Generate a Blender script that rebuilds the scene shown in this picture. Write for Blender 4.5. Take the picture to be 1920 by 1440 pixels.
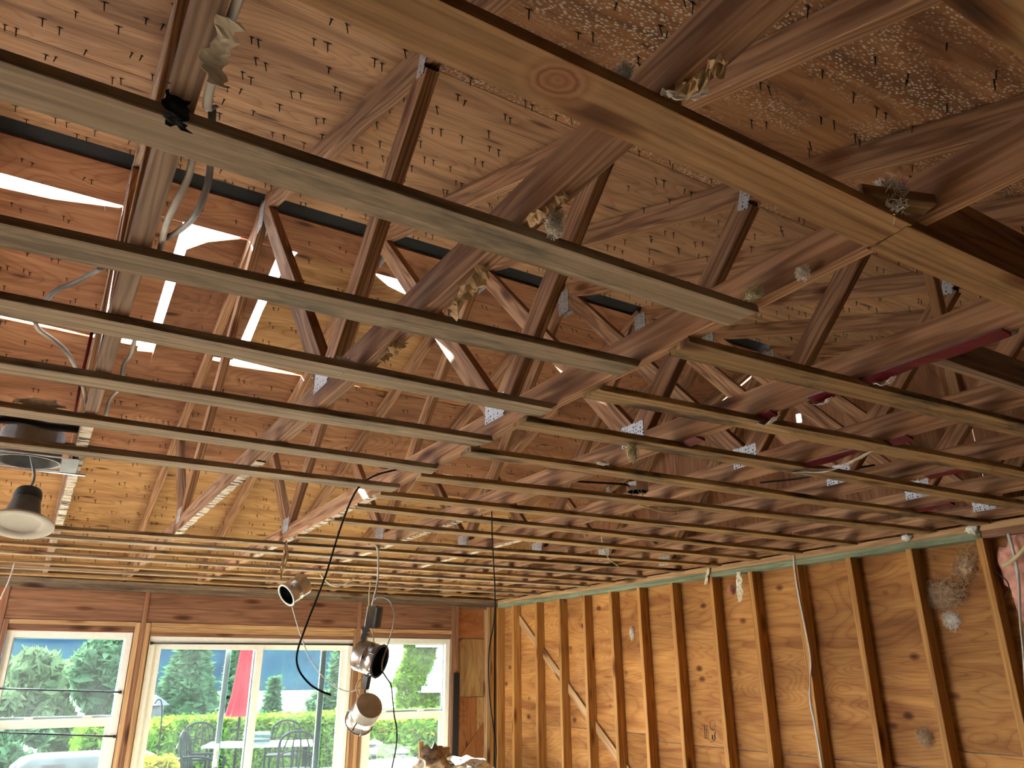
import bpy, math, random
import numpy as np
from mathutils import Matrix, Vector, noise

random.seed(7)
rng = np.random.default_rng(11)
scene = bpy.context.scene
for o in list(bpy.data.objects):
    bpy.data.objects.remove(o, do_unlink=True)
COL = scene.collection

# ------------------------------------------------------------------ camera
CZ = 1.68                       # lens height above the floor; all z values below are relative to the lens
F_PX = 1430.0
PITCH, YAW, ROLL = math.radians(20.8495), math.radians(31.425), math.radians(-0.277)
_f = Vector((math.sin(YAW)*math.cos(PITCH), math.cos(YAW)*math.cos(PITCH), math.sin(PITCH)))
_r = Vector((math.cos(YAW), -math.sin(YAW), 0.0))
_u = _r.cross(_f)
R_ = (_r*math.cos(ROLL) + _u*math.sin(ROLL)).normalized()
U_ = (_u*math.cos(ROLL) - _r*math.sin(ROLL)).normalized()
cam_d = bpy.data.cameras.new('camera')
cam_d.sensor_width = 36.0
cam_d.lens = F_PX/1920.0*36.0
cam_d.clip_end = 5000
cam = bpy.data.objects.new('camera', cam_d)
COL.objects.link(cam)
cam.matrix_world = Matrix(((R_.x, U_.x, -_f.x, 0), (R_.y, U_.y, -_f.y, 0), (R_.z, U_.z, -_f.z, CZ), (0, 0, 0, 1)))
scene.camera = cam


def ray(px, py):
    return _f + R_*((px-960)/F_PX) - U_*((py-720)/F_PX)


def aty(px, py, Y):            # point of the photo on the plane y = Y
    d = ray(px, py); return d*(Y/d.y)


def atx(px, py, X):
    d = ray(px, py); return d*(X/d.x)


def atz(px, py, Z):
    d = ray(px, py); return d*(Z/d.z)


# ------------------------------------------------------------------ light and exposure
world = bpy.data.worlds.new('sky'); scene.world = world
world.use_nodes = True
bg = world.node_tree.nodes['Background']
bg.inputs[0].default_value = (0.80, 0.90, 1.0, 1)
bg.inputs[1].default_value = 1.6
sun_d = bpy.data.lights.new('sun', 'SUN')
sun_d.energy = 6.0
sun_d.angle = math.radians(0.6)
sun_d.color = (1.0, 0.95, 0.86)
sun = bpy.data.objects.new('sun', sun_d); COL.objects.link(sun)
sun_to = Vector((-0.30, 0.85, 0.68)).normalized()       # towards the sun: beyond the window wall, a little left
sun.rotation_euler = sun_to.to_track_quat('Z', 'Y').to_euler()
scene.view_settings.view_transform = 'Standard'
scene.view_settings.look = 'None'
scene.view_settings.exposure = 4.1
scene.view_settings.gamma = 1.0
scene.cycles.max_bounces = 8
scene.cycles.diffuse_bounces = 5
scene.cycles.transparent_max_bounces = 10
scene.cycles.caustics_reflective = False
scene.cycles.caustics_refractive = False

# ------------------------------------------------------------------ materials
MAT = {}


def nt(name):
    m = bpy.data.materials.new(name); m.use_nodes = True
    t = m.node_tree
    for n in list(t.nodes):
        t.nodes.remove(n)
    out = t.nodes.new('ShaderNodeOutputMaterial')
    MAT[name] = m
    return m, t, out


def N(t, kind, **kw):
    n = t.nodes.new('ShaderNode'+kind)
    for k, v in kw.items():
        if k.startswith('i_'):
            n.inputs[k[2:].replace('_', ' ')].default_value = v
        else:
            setattr(n, k, v)
    return n


def link(t, a, ai, b, bi):
    t.links.new(a.outputs[ai], b.inputs[bi])


def ramp(t, stops):
    n = t.nodes.new('ShaderNodeValToRGB')
    e = n.color_ramp.elements
    while len(e) > 1:
        e.remove(e[-1])
    e[0].position = stops[0][0]; c = stops[0][1]; e[0].color = (*c, 1) if len(c) == 3 else c
    for p, c in stops[1:]:
        el = e.new(p); el.color = (*c, 1) if len(c) == 3 else c
    return n


def coords(t, scale, rand=True):
    tc = N(t, 'TexCoord')
    mp = N(t, 'Mapping'); mp.inputs['Scale'].default_value = scale
    if rand:
        oi = N(t, 'ObjectInfo')
        mul = N(t, 'VectorMath', operation='MULTIPLY_ADD')
        cmb = N(t, 'CombineXYZ')
        for i in range(3):
            link(t, oi, 'Random', cmb, i)
        mul.inputs[1].default_value = (37.0, 23.0, 51.0)
        link(t, cmb, 0, mul, 0)
        link(t, tc, 'Object', mul, 2)
        link(t, mul, 0, mp, 'Vector')
    else:
        link(t, tc, 'Object', mp, 'Vector')
    return mp


def mixc(t, fac_node, fac_out, a, b, mode='MIX', fac=None):
    m = N(t, 'Mix', data_type='RGBA', blend_type=mode)
    if fac_node is not None:
        link(t, fac_node, fac_out, m, 0)
    if fac is not None:
        m.inputs[0].default_value = fac
    for v, idx in ((a, 6), (b, 7)):
        if isinstance(v, tuple) and isinstance(v[0], float):
            m.inputs[idx].default_value = (*v, 1)
        else:
            link(t, v[0], v[1], m, idx)
    return m


def finish(t, out, col, rough=0.75, bump_src=None, bump=0.15, metal=0.0, dist=0.004, vary=0.25):
    b = N(t, 'BsdfPrincipled')
    b.inputs['Roughness'].default_value = rough
    b.inputs['Metallic'].default_value = metal
    b.inputs['Specular IOR Level'].default_value = 0.3
    if vary:
        oi = N(t, 'ObjectInfo')
        mr = N(t, 'MapRange'); mr.inputs['To Min'].default_value = 1-vary; mr.inputs['To Max'].default_value = 1+vary
        link(t, oi, 'Random', mr, 0)
        hs = N(t, 'HueSaturation')
        link(t, mr, 0, hs, 'Value')
        link(t, col[0], col[1], hs, 'Color')
        link(t, hs, 0, b, 'Base Color')
    else:
        link(t, col[0], col[1], b, 'Base Color')
    if bump_src:
        bp = N(t, 'Bump'); bp.inputs['Strength'].default_value = bump; bp.inputs['Distance'].default_value = dist
        link(t, bump_src[0], bump_src[1], bp, 'Height')
        link(t, bp, 0, b, 'Normal')
    link(t, b, 0, out, 'Surface')
    return b


def wood(name, light, mid, dark, grain=1.0, knots=True, mold=0.0, mold_col=(0.03, 0.028, 0.02), rings=0.45, vary=0.2, rough=0.78, big=None):
    m, t, out = nt(name)
    c1 = coords(t, (1.3*grain, 42*grain, 42*grain))
    n1 = N(t, 'TexNoise'); n1.inputs['Scale'].default_value = 1.0; n1.inputs['Detail'].default_value = 3; n1.inputs['Distortion'].default_value = 0.9
    link(t, c1, 0, n1, 'Vector')
    r1 = ramp(t, [(0.28, dark), (0.5, mid), (0.72, light)])
    link(t, n1, 'Fac', r1, 0)
    c2 = coords(t, (0.6*grain, 7.0*grain, 7.0*grain))
    w = N(t, 'TexWave', wave_type='BANDS', bands_direction='Y'); w.inputs['Scale'].default_value = 3.2; w.inputs['Distortion'].default_value = 13.0
    w.inputs['Detail'].default_value = 1.5; w.inputs['Detail Scale'].default_value = 0.9
    link(t, c2, 0, w, 'Vector')
    rw = ramp(t, [(0.0, (0.52, 0.42, 0.35)), (0.45, (0.95, 0.93, 0.9)), (1.0, (1.08, 1.06, 1.03))])
    link(t, w, 'Fac', rw, 0)
    col = mixc(t, None, None, (r1, 0), (rw, 0), 'MULTIPLY', rings)
    c3 = coords(t, (5, 190, 190))
    n3 = N(t, 'TexNoise'); n3.inputs['Scale'].default_value = 1.0; n3.inputs['Detail'].default_value = 2
    link(t, c3, 0, n3, 'Vector')
    r3 = ramp(t, [(0.35, (0.72, 0.68, 0.64)), (0.6, (1.0, 1.0, 1.0))])
    link(t, n3, 'Fac', r3, 0)
    col = mixc(t, None, None, (col, 2), (r3, 0), 'MULTIPLY', 0.5)
    if knots:
        c4 = coords(t, (2.1, 7.5, 7.5))
        v = N(t, 'TexVoronoi', feature='F1'); v.inputs['Scale'].default_value = 1.0
        link(t, c4, 0, v, 'Vector')
        rk = ramp(t, [(0.05, (0.10, 0.05, 0.03)), (0.10, (0.30, 0.17, 0.09)), (0.15, (0.55, 0.4, 0.3)), (0.22, (1, 1, 1))])
        link(t, v, 'Distance', rk, 0)
        col = mixc(t, None, None, (col, 2), (rk, 0), 'MULTIPLY', 0.9)
    if mold > 0:
        c5 = coords(t, (2.2, 9, 9))
        n5 = N(t, 'TexNoise'); n5.inputs['Scale'].default_value = 1.3; n5.inputs['Detail'].default_value = 4; n5.inputs['Roughness'].default_value = 0.72
        link(t, c5, 0, n5, 'Vector')
        r5 = ramp(t, [(0.50, (0, 0, 0)), (0.66, (mold, mold, mold))])
        link(t, n5, 'Fac', r5, 0)
        col = mixc(t, r5, 0, (col, 2), mold_col)
    if big:                       # one large round knot with growth rings
        tc = N(t, 'TexCoord')
        mp = N(t, 'Mapping'); mp.inputs['Location'].default_value = (-big[0]*0.8, -big[1], 0); mp.inputs['Scale'].default_value = (0.8, 1, 0.0)
        link(t, tc, 'Object', mp, 0)
        nz = N(t, 'TexNoise'); nz.inputs['Scale'].default_value = 22.0; nz.inputs['Detail'].default_value = 3
        link(t, tc, 'Object', nz, 'Vector')
        ln_ = N(t, 'VectorMath', operation='LENGTH'); link(t, mp, 0, ln_, 0)
        ad = N(t, 'Math', operation='MULTIPLY_ADD'); link(t, nz, 'Fac', ad, 0); ad.inputs[1].default_value = 0.016; link(t, ln_, 'Value', ad, 2)
        mr = N(t, 'MapRange'); mr.inputs['From Min'].default_value = 0.006; mr.inputs['From Max'].default_value = 0.066; link(t, ad, 0, mr, 0)
        rb = ramp(t, [(0.0, (0.22, 0.09, 0.04)), (0.10, (0.34, 0.15, 0.07)), (0.22, (0.26, 0.10, 0.045)), (0.34, (0.36, 0.165, 0.075)), (0.42, (0.20, 0.075, 0.035)), (0.52, (0.38, 0.19, 0.085)), (0.62, (0.26, 0.115, 0.05)), (0.8, (0.42, 0.23, 0.10)), (1.0, (0.37, 0.21, 0.09))])
        link(t, mr, 0, rb, 0)
        rm = ramp(t, [(0.45, (0.95, 0.95, 0.95)), (1.0, (0, 0, 0))]); link(t, mr, 0, rm, 0)
        col = mixc(t, rm, 0, (col, 2), (rb, 0))
    finish(t, out, (col, 2), rough, (n3, 'Fac'), 0.25, vary=vary)
    return m


def plywood(name, light, mid, dark, white=0.0, vary=0.12, stain=0.5, knot=(2.4, 9.0)):
    m, t, out = nt(name)
    c1 = coords(t, (1.1, 7.0, 7.0))
    n1 = N(t, 'TexNoise'); n1.inputs['Scale'].default_value = 1.0; n1.inputs['Detail'].default_value = 4; n1.inputs['Distortion'].default_value = 1.4
    link(t, c1, 0, n1, 'Vector')
    r1 = ramp(t, [(0.3, dark), (0.5, mid), (0.7, light)])
    link(t, n1, 'Fac', r1, 0)
    # rotary-cut grain: long wavy contour lines
    c2 = coords(t, (0.55, 2.6, 2.6))
    n2 = N(t, 'TexNoise'); n2.inputs['Scale'].default_value = 1.0; n2.inputs['Detail'].default_value = 2.0; n2.inputs['Distortion'].default_value = 0.5
    link(t, c2, 0, n2, 'Vector')
    mm = N(t, 'Math', operation='MULTIPLY'); mm.inputs[1].default_value = 34.0
    link(t, n2, 'Fac', mm, 0)
    fr = N(t, 'Math', operation='FRACT'); link(t, mm, 0, fr, 0)
    rr = ramp(t, [(0.0, (0.58, 0.44, 0.34)), (0.16, (0.84, 0.78, 0.72)), (0.55, (1.03, 1.03, 1.03)), (0.92, (0.92, 0.88, 0.84)), (1.0, (0.58, 0.44, 0.34))])
    link(t, fr, 0, rr, 0)
    col = mixc(t, None, None, (r1, 0), (rr, 0), 'MULTIPLY', 0.62)
    c3 = coords(t, (6, 120, 120))
    n3 = N(t, 'TexNoise'); n3.inputs['Scale'].default_value = 1.0; n3.inputs['Detail'].default_value = 2
    link(t, c3, 0, n3, 'Vector')
    r3 = ramp(t, [(0.32, (0.6, 0.55, 0.5)), (0.58, (1, 1, 1))])
    link(t, n3, 'Fac', r3, 0)
    col = mixc(t, None, None, (col, 2), (r3, 0), 'MULTIPLY', 0.45)
    # short dark checks and knots
    c4 = coords(t, (knot[0], knot[1], knot[1]))
    v = N(t, 'TexVoronoi', feature='F1'); v.inputs['Scale'].default_value = 1.0
    link(t, c4, 0, v, 'Vector')
    rk = ramp(t, [(0.05, (0.07, 0.05, 0.04)), (0.09, (0.35, 0.25, 0.18)), (0.16, (1, 1, 1))])
    link(t, v, 'Distance', rk, 0)
    col = mixc(t, None, None, (col, 2), (rk, 0), 'MULTIPLY', 0.85)
    c6 = coords(t, (0.7, 1.6, 1.6))
    n6 = N(t, 'TexNoise'); n6.inputs['Scale'].default_value = 1.2; n6.inputs['Detail'].default_value = 3
    link(t, c6, 0, n6, 'Vector')
    r6 = ramp(t, [(0.35, (0.62, 0.56, 0.52)), (0.6, (1.05, 1.03, 1.0))])
    link(t, n6, 'Fac', r6, 0)
    col = mixc(t, None, None, (col, 2), (r6, 0), 'MULTIPLY', stain)
    if white > 0:
        c5 = coords(t, (70, 125, 125))
        v5 = N(t, 'TexVoronoi', feature='F1'); v5.inputs['Scale'].default_value = 1.0; v5.inputs['Randomness'].default_value = 1.0
        link(t, c5, 0, v5, 'Vector')
        rv = ramp(t, [(0.22, (1, 1, 1)), (0.42, (0, 0, 0))])
        link(t, v5, 'Distance', rv, 0)
        c7 = coords(t, (1.5, 3.0, 3.0))
        n7 = N(t, 'TexNoise'); n7.inputs['Scale'].default_value = 1.4; n7.inputs['Detail'].default_value = 5; n7.inputs['Roughness'].default_value = 0.65
        link(t, c7, 0, n7, 'Vector')
        r7 = ramp(t, [(0.42, (0, 0, 0)), (0.56, (white, white, white))])
        link(t, n7, 'Fac', r7, 0)
        mu = mixc(t, None, None, (rv, 0), (r7, 0), 'MULTIPLY', 1.0)
        col = mixc(t, mu, 2, (col, 2), (0.62, 0.55, 0.45))
    finish(t, out, (col, 2), 0.8, (n3, 'Fac'), 0.2, vary=vary)
    return m


def plain(name, col, rough=0.6, metal=0.0, nscale=30.0, amt=0.25, bump=0.0, vary=0.0, spec=None):
    m, t, out = nt(name)
    c = coords(t, (nscale, nscale, nscale))
    n = N(t, 'TexNoise'); n.inputs['Scale'].default_value = 1.0; n.inputs['Detail'].default_value = 4
    link(t, c, 0, n, 'Vector')
    d = tuple(x*(1-amt) for x in col); l = tuple(min(1, x*(1+amt*0.6)) for x in col)
    r = ramp(t, [(0.3, d), (0.7, l)])
    link(t, n, 'Fac', r, 0)
    b = finish(t, out, (r, 0), rough, (n, 'Fac') if bump else None, bump, metal, vary=vary)
    if spec is not None:
        b.inputs['Specular IOR Level'].default_value = spec
    return m


wood('truss_wood', (0.44, 0.255, 0.140), (0.33, 0.178, 0.092), (0.19, 0.095, 0.05), rings=0.8, vary=0.14)
wood('web_wood', (0.47, 0.275, 0.15), (0.35, 0.19, 0.10), (0.20, 0.10, 0.055), rings=0.85, vary=0.2)
wood('truss_wood_grey', (0.34, 0.235, 0.16), (0.25, 0.165, 0.11), (0.14, 0.09, 0.06), rings=0.6, vary=0.12)
wood('strip_grey', (0.40, 0.31, 0.205), (0.305, 0.23, 0.145), (0.17, 0.125, 0.08), rings=0.2, mold=0.6, vary=0.1, grain=0.9)
wood('strip_tan', (0.44, 0.29, 0.13), (0.33, 0.205, 0.088), (0.17, 0.10, 0.045), rings=0.25, mold=0.85, vary=0.12)
wood('strip_knotty', (0.48, 0.295, 0.135), (0.37, 0.213, 0.09), (0.21, 0.11, 0.045), rings=0.42, mold=0.25, vary=0.05, grain=0.7)
wood('strip_big_knot', (0.48, 0.295, 0.135), (0.37, 0.213, 0.09), (0.21, 0.11, 0.045), rings=0.42, mold=0.25, vary=0.0, grain=0.7, big=(atz(1047, 150, 0.746).x+3.15, atz(1047, 150, 0.746).y-0.625-0.044))
wood('stud_wood', (0.56, 0.29, 0.085), (0.45, 0.215, 0.058), (0.29, 0.125, 0.033), rings=0.35, vary=0.12)
wood('header_wood', (0.30, 0.15, 0.085), (0.23, 0.11, 0.062), (0.13, 0.06, 0.036), rings=0.4, vary=0.15)
wood('header_pale', (0.52, 0.33, 0.17), (0.42, 0.25, 0.12), (0.28, 0.15, 0.07), rings=0.4, vary=0.12)
wood('plate_weathered', (0.27, 0.20, 0.14), (0.20, 0.145, 0.10), (0.11, 0.08, 0.055), rings=0.4, mold=0.5)
wood('plate_green', (0.25, 0.29, 0.19), (0.19, 0.23, 0.15), (0.12, 0.145, 0.10), rings=0.3, mold=0.3)
wood('dark_plank', (0.13, 0.12, 0.115), (0.09, 0.085, 0.08), (0.05, 0.05, 0.05), rings=0.3)
plywood('roof_ply', (0.44, 0.265, 0.145), (0.35, 0.20, 0.105), (0.21, 0.112, 0.057))
plywood('roof_ply_mold', (0.40, 0.205, 0.088), (0.30, 0.145, 0.06), (0.16, 0.073, 0.032), white=0.85, vary=0.06)
plywood('roof_ply_red', (0.42, 0.215, 0.115), (0.34, 0.162, 0.083), (0.22, 0.098, 0.048))
plywood('roof_ply_gold', (0.55, 0.34, 0.16), (0.46, 0.27, 0.12), (0.31, 0.165, 0.07))
plywood('wall_ply', (0.55, 0.275, 0.085), (0.44, 0.205, 0.058), (0.29, 0.115, 0.030), stain=0.75, vary=0.1, knot=(3.6, 5.5))
plywood('wall_ply_red', (0.46, 0.185, 0.072), (0.38, 0.145, 0.052), (0.25, 0.09, 0.034), stain=0.3)
plywood('wall_ply_pale', (0.55, 0.35, 0.16), (0.47, 0.28, 0.12), (0.33, 0.18, 0.075), stain=0.3)
plain('nail_metal', (0.035, 0.033, 0.032), 0.6, 0.4, amt=0.2)
plain('felt', (0.012, 0.014, 0.018), 0.85)
plain('white_vinyl', (0.72, 0.71, 0.64), 0.4, amt=0.06)
plain('grey_aluminium', (0.42, 0.50, 0.50), 0.4, 0.2, amt=0.06)
plain('black_rod', (0.012, 0.012, 0.013), 0.35, 0.3)
plain('black_rubber', (0.012, 0.012, 0.012), 0.5)
plain('black_plastic', (0.05, 0.055, 0.055), 0.45, amt=0.1)
plain('cable_white', (0.55, 0.53, 0.48), 0.45, amt=0.1)
plain('cable_grey', (0.33, 0.34, 0.33), 0.45, amt=0.1)
plain('cable_yellow', (0.55, 0.47, 0.25), 0.45, amt=0.1)
plain('can_metal', (0.62, 0.58, 0.52), 0.28, 0.95, nscale=14, amt=0.25)
plain('can_metal_dark', (0.38, 0.36, 0.34), 0.25, 0.95, nscale=14, amt=0.3)
plain('can_inside', (0.05, 0.055, 0.05), 0.25, 0.8)
plain('can_paint_grey', (0.30, 0.32, 0.32), 0.5, 0.2, amt=0.2)
plain('lamp_cone', (0.16, 0.155, 0.15), 0.3, 0.6)
plain('trim_white', (0.66, 0.66, 0.60), 0.45, amt=0.05)
plain('kraft_paper', (0.50, 0.35, 0.18), 0.85, nscale=18, amt=0.3, bump=0.3)
plain('cream_paper', (0.68, 0.62, 0.46), 0.85, nscale=18, amt=0.2, bump=0.2)
plain('gypsum', (0.62, 0.62, 0.55), 0.9, nscale=60, amt=0.35, bump=0.5)
plain('wool_white', (0.80, 0.77, 0.68), 0.95, nscale=60, amt=0.3, bump=0.6)
plain('wool_yellow', (0.66, 0.60, 0.38), 0.95, nscale=60, amt=0.3, bump=0.6)
plain('wool_pink', (0.62, 0.30, 0.22), 0.95, nscale=16, amt=0.5, bump=0.8)
plain('wool_brown', (0.52, 0.36, 0.22), 0.95, nscale=40, amt=0.4, bump=0.6)
plain('red_film', (0.11, 0.004, 0.012), 0.4, amt=0.3)
plain('white_film', (0.70, 0.66, 0.60), 0.3, amt=0.15)
plain('foil_paper', (0.33, 0.24, 0.17), 0.3, 0.6, nscale=25, amt=0.6, bump=0.5)
plain('floor_ply', (0.76, 0.62, 0.46), 0.7, nscale=3, amt=0.2)
plain('drywall', (0.62, 0.58, 0.50), 0.9, nscale=4, amt=0.08)
plain('rubble', (0.45, 0.38, 0.30), 0.95, nscale=12, amt=0.5, bump=0.6)
# outdoors
plain('concrete', (0.30, 0.285, 0.26), 0.9, nscale=3, amt=0.15)
plain('lawn', (0.03, 0.055, 0.012), 0.95, nscale=2, amt=0.4, spec=0.05)
plain('bark', (0.075, 0.055, 0.04), 0.95, nscale=12, amt=0.4, spec=0.05)
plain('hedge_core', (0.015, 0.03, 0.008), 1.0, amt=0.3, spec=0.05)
plain('patio_metal', (0.004, 0.0055, 0.006), 0.7, 0.0, spec=0.04)
plain('table_glass', (0.12, 0.12, 0.12), 0.25, amt=0.08)
plain('umbrella_red', (0.11, 0.008, 0.012), 0.85, amt=0.15, spec=0.05)
plain('mat_teal', (0.02, 0.045, 0.038), 0.8, amt=0.3, spec=0.05)
plain('mat_pale', (0.10, 0.10, 0.095), 0.8, amt=0.3, spec=0.05)
plain('bbq_cover', (0.055, 0.06, 0.06), 0.6, nscale=5, amt=0.25, bump=0.5, spec=0.05)
plain('house_white', (0.30, 0.30, 0.29), 0.8, amt=0.05)
plain('house_glass', (0.10, 0.12, 0.13), 0.1, amt=0.1)
plain('slate', (0.05, 0.05, 0.052), 0.8, amt=0.2, spec=0.05)
plain('lamp_cap', (0.14, 0.12, 0.115), 0.6, amt=0.1, spec=0.05)
plain('forest', (0.003, 0.009, 0.009), 1.0, nscale=0.02, amt=0.7, spec=0.0)


def leafmat(name, col, col2, trans=0.35, scale=3.0):
    m, t, out = nt(name)
    c = coords(t, (scale,)*3)
    n = N(t, 'TexNoise'); n.inputs['Scale'].default_value = 1.0; n.inputs['Detail'].default_value = 5; n.inputs['Roughness'].default_value = 0.7
    link(t, c, 0, n, 'Vector')
    r = ramp(t, [(0.35, col), (0.65, col2)])
    link(t, n, 'Fac', r, 0)
    d = N(t, 'BsdfDiffuse'); tr = N(t, 'BsdfTranslucent'); mx = N(t, 'MixShader'); mx.inputs[0].default_value = trans
    link(t, r, 0, d, 0); link(t, r, 0, tr, 0)
    link(t, d, 0, mx, 1); link(t, tr, 0, mx, 2); link(t, mx, 0, out, 0)
    return m


leafmat('leaf_hedge', (0.035, 0.085, 0.008), (0.085, 0.16, 0.02))
leafmat('leaf_yellow', (0.17, 0.16, 0.010), (0.25, 0.22, 0.03))
leafmat('leaf_tree', (0.028, 0.060, 0.028), (0.055, 0.10, 0.050))
leafmat('leaf_olive', (0.040, 0.065, 0.030), (0.075, 0.10, 0.048))
leafmat('leaf_conifer', (0.020, 0.048, 0.026), (0.052, 0.10, 0.045))
leafmat('leaf_ivy', (0.035, 0.075, 0.004), (0.075, 0.125, 0.012))


def glassmat():
    m, t, out = nt('window_glass')
    tr = N(t, 'BsdfTransparent'); tr.inputs[0].default_value = (0.80, 0.88, 0.88, 1)
    gl = N(t, 'BsdfGlossy'); gl.inputs['Roughness'].default_value = 0.02
    fr = N(t, 'Fresnel'); fr.inputs[0].default_value = 1.45
    mx = N(t, 'MixShader'); link(t, fr, 0, mx, 0); link(t, tr, 0, mx, 1); link(t, gl, 0, mx, 2)
    # thin translucent veil added for the glare that washes out the view
    veil = N(t, 'BsdfTranslucent'); veil.inputs[0].default_value = (0.8, 0.85, 0.82, 1)
    m2 = N(t, 'MixShader')
    c = coords(t, (2.5, 2.5, 2.5))
    n = N(t, 'TexNoise'); n.inputs['Detail'].default_value = 4; n.inputs['Scale'].default_value = 1.0
    link(t, c, 0, n, 'Vector')
    r = ramp(t, [(0.3, (0.002, 0.002, 0.002)), (0.7, (0.005, 0.005, 0.005))]); link(t, n, 'Fac', r, 0)
    link(t, r, 0, m2, 0); link(t, mx, 0, m2, 1); link(t, veil, 0, m2, 2)
    link(t, m2, 0, out, 0)


glassmat()


def gussetmat():
    m, t, out = nt('galvanised_plate')
    tc = N(t, 'TexCoord')
    mp = N(t, 'Mapping'); mp.inputs['Scale'].default_value = (1, 1, 1)
    link(t, tc, 'Object', mp, 0)
    br = N(t, 'TexVoronoi', feature='DISTANCE_TO_EDGE'); br.inputs['Scale'].default_value = 78.0; br.inputs['Randomness'].default_value = 0.35
    link(t, mp, 0, br, 'Vector')
    r = ramp(t, [(0.20, (0.48, 0.50, 0.52)), (0.30, (0.03, 0.03, 0.035))]); link(t, br, 'Distance', r, 0)
    finish(t, out, (r, 0), 0.45, (br, 'Distance'), 0.6, 0.35, vary=0)


gussetmat()


def residuemat():
    m, t, out = nt('residue')
    c = coords(t, (14, 40, 40))
    n = N(t, 'TexNoise'); n.inputs['Scale'].default_value = 1.0; n.inputs['Detail'].default_value = 5
    link(t, c, 0, n, 'Vector')
    r = ramp(t, [(0.40, (0.05, 0.04, 0.03)), (0.46, (0.42, 0.36, 0.27)), (0.58, (0.62, 0.57, 0.47))]); link(t, n, 'Fac', r, 0)
    finish(t, out, (r, 0), 0.9, (n, 'Fac'), 0.4, vary=0)


residuemat()


def watermat():
    m, t, out = nt('lake_water')
    n = N(t, 'TexNoise'); n.inputs['Scale'].default_value = 0.35; n.inputs['Detail'].default_value = 3
    tc = N(t, 'TexCoord'); link(t, tc, 'Object', n, 'Vector')
    r = ramp(t, [(0.4, (0.30, 0.36, 0.40)), (0.6, (0.40, 0.45, 0.48))]); link(t, n, 'Fac', r, 0)
    b = N(t, 'BsdfPrincipled'); b.inputs['Roughness'].default_value = 0.25
    link(t, r, 0, b, 'Base Color')
    bp = N(t, 'Bump'); bp.inputs['Strength'].default_value = 0.3; bp.inputs['Distance'].default_value = 0.3
    link(t, n, 'Fac', bp, 'Height'); link(t, bp, 0, b, 'Normal')
    link(t, b, 0, out, 0)


watermat()

# ------------------------------------------------------------------ building helpers
WM = {}
UP = Matrix.Translation((0, 0, CZ))


def place(o, M, parent=None):
    WM[o.name] = M
    if parent is None:
        o.matrix_basis = UP @ M
    else:
        o.parent = parent
        o.matrix_basis = WM[parent.name].inverted() @ M
    return o


def tag(o, label=None, cat=None, group=None, kind=None):
    if label: o['label'] = label
    if cat: o['category'] = cat
    if group: o['group'] = group
    if kind: o['kind'] = kind
    return o


def empty(name, loc, label=None, cat=None, group=None, kind=None):
    o = bpy.data.objects.new(name, None); COL.objects.link(o)
    o.empty_display_size = 0.05
    place(o, Matrix.Translation(loc))
    return tag(o, label, cat, group, kind)


def mesh(name, v, f, mat, smooth=False):
    me = bpy.data.meshes.new(name)
    me.from_pydata([tuple(p) for p in v], [], f)
    me.materials.append(MAT[mat])
    if smooth:
        me.polygons.foreach_set('use_smooth', [True]*len(me.polygons))
    me.update()
    return me


def obj(name, me, M=None, parent=None):
    o = bpy.data.objects.new(name, me); COL.objects.link(o)
    return place(o, M if M is not None else Matrix.Identity(4), parent)


def frame(p0, p1, up):
    x = (Vector(p1)-Vector(p0)).normalized()
    z = Vector(up); z = (z - x*z.dot(x)).normalized()
    y = z.cross(x)
    return Matrix(((x.x, y.x, z.x, p0[0]), (x.y, y.y, z.y, p0[1]), (x.z, y.z, z.z, p0[2]), (0, 0, 0, 1)))


def board_mesh(name, L, d, t, mat, ch=0.002, seg=1, jit=0.0, s0=0.0, s1=0.0, rag0=0.0, rag1=0.0, bow=0.0):
    """length on x, thickness t on y, depth d on z, eased edges; ends sheared by s*z"""
    a, b = t/2, d/2
    prof = [(-a, -b+ch), (-a+ch, -b), (a-ch, -b), (a, -b+ch), (a, b-ch), (a-ch, b), (-a+ch, b), (-a, b-ch)]
    V = []; Fc = []
    sd = random.random()*100
    for i in range(seg+1):
        u = i/seg
        for k, (y, z) in enumerate(prof):
            x = u*L + (s0*z if i == 0 else 0) + (s1*z if i == seg else 0)
            if i == 0 and rag0: x += random.uniform(-rag0, rag0)
            if i == seg and rag1: x += random.uniform(-rag1, rag1)
            jy = jz = 0
            if jit:
                jy = jit*noise.noise((x*2.3+sd, k*1.7, 0)); jz = jit*noise.noise((x*1.9, sd, k*1.3))
            V.append((x, y+jy, z+jz + bow*4*u*(1-u)))
    for i in range(seg):
        for k in range(8):
            k2 = (k+1) % 8
            Fc.append((i*8+k, (i+1)*8+k, (i+1)*8+k2, i*8+k2))
    Fc.append(tuple(range(8)))
    Fc.append(tuple(seg*8+k for k in reversed(range(8))))
    return mesh(name, V, Fc, mat)


def board(name, p0, p1, d, t, mat, parent=None, up=(0, 0, 1), **kw):
    L = (Vector(p1)-Vector(p0)).length
    return obj(name, board_mesh(name, L, d, t, mat, **kw), frame(p0, p1, up), parent)


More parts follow.
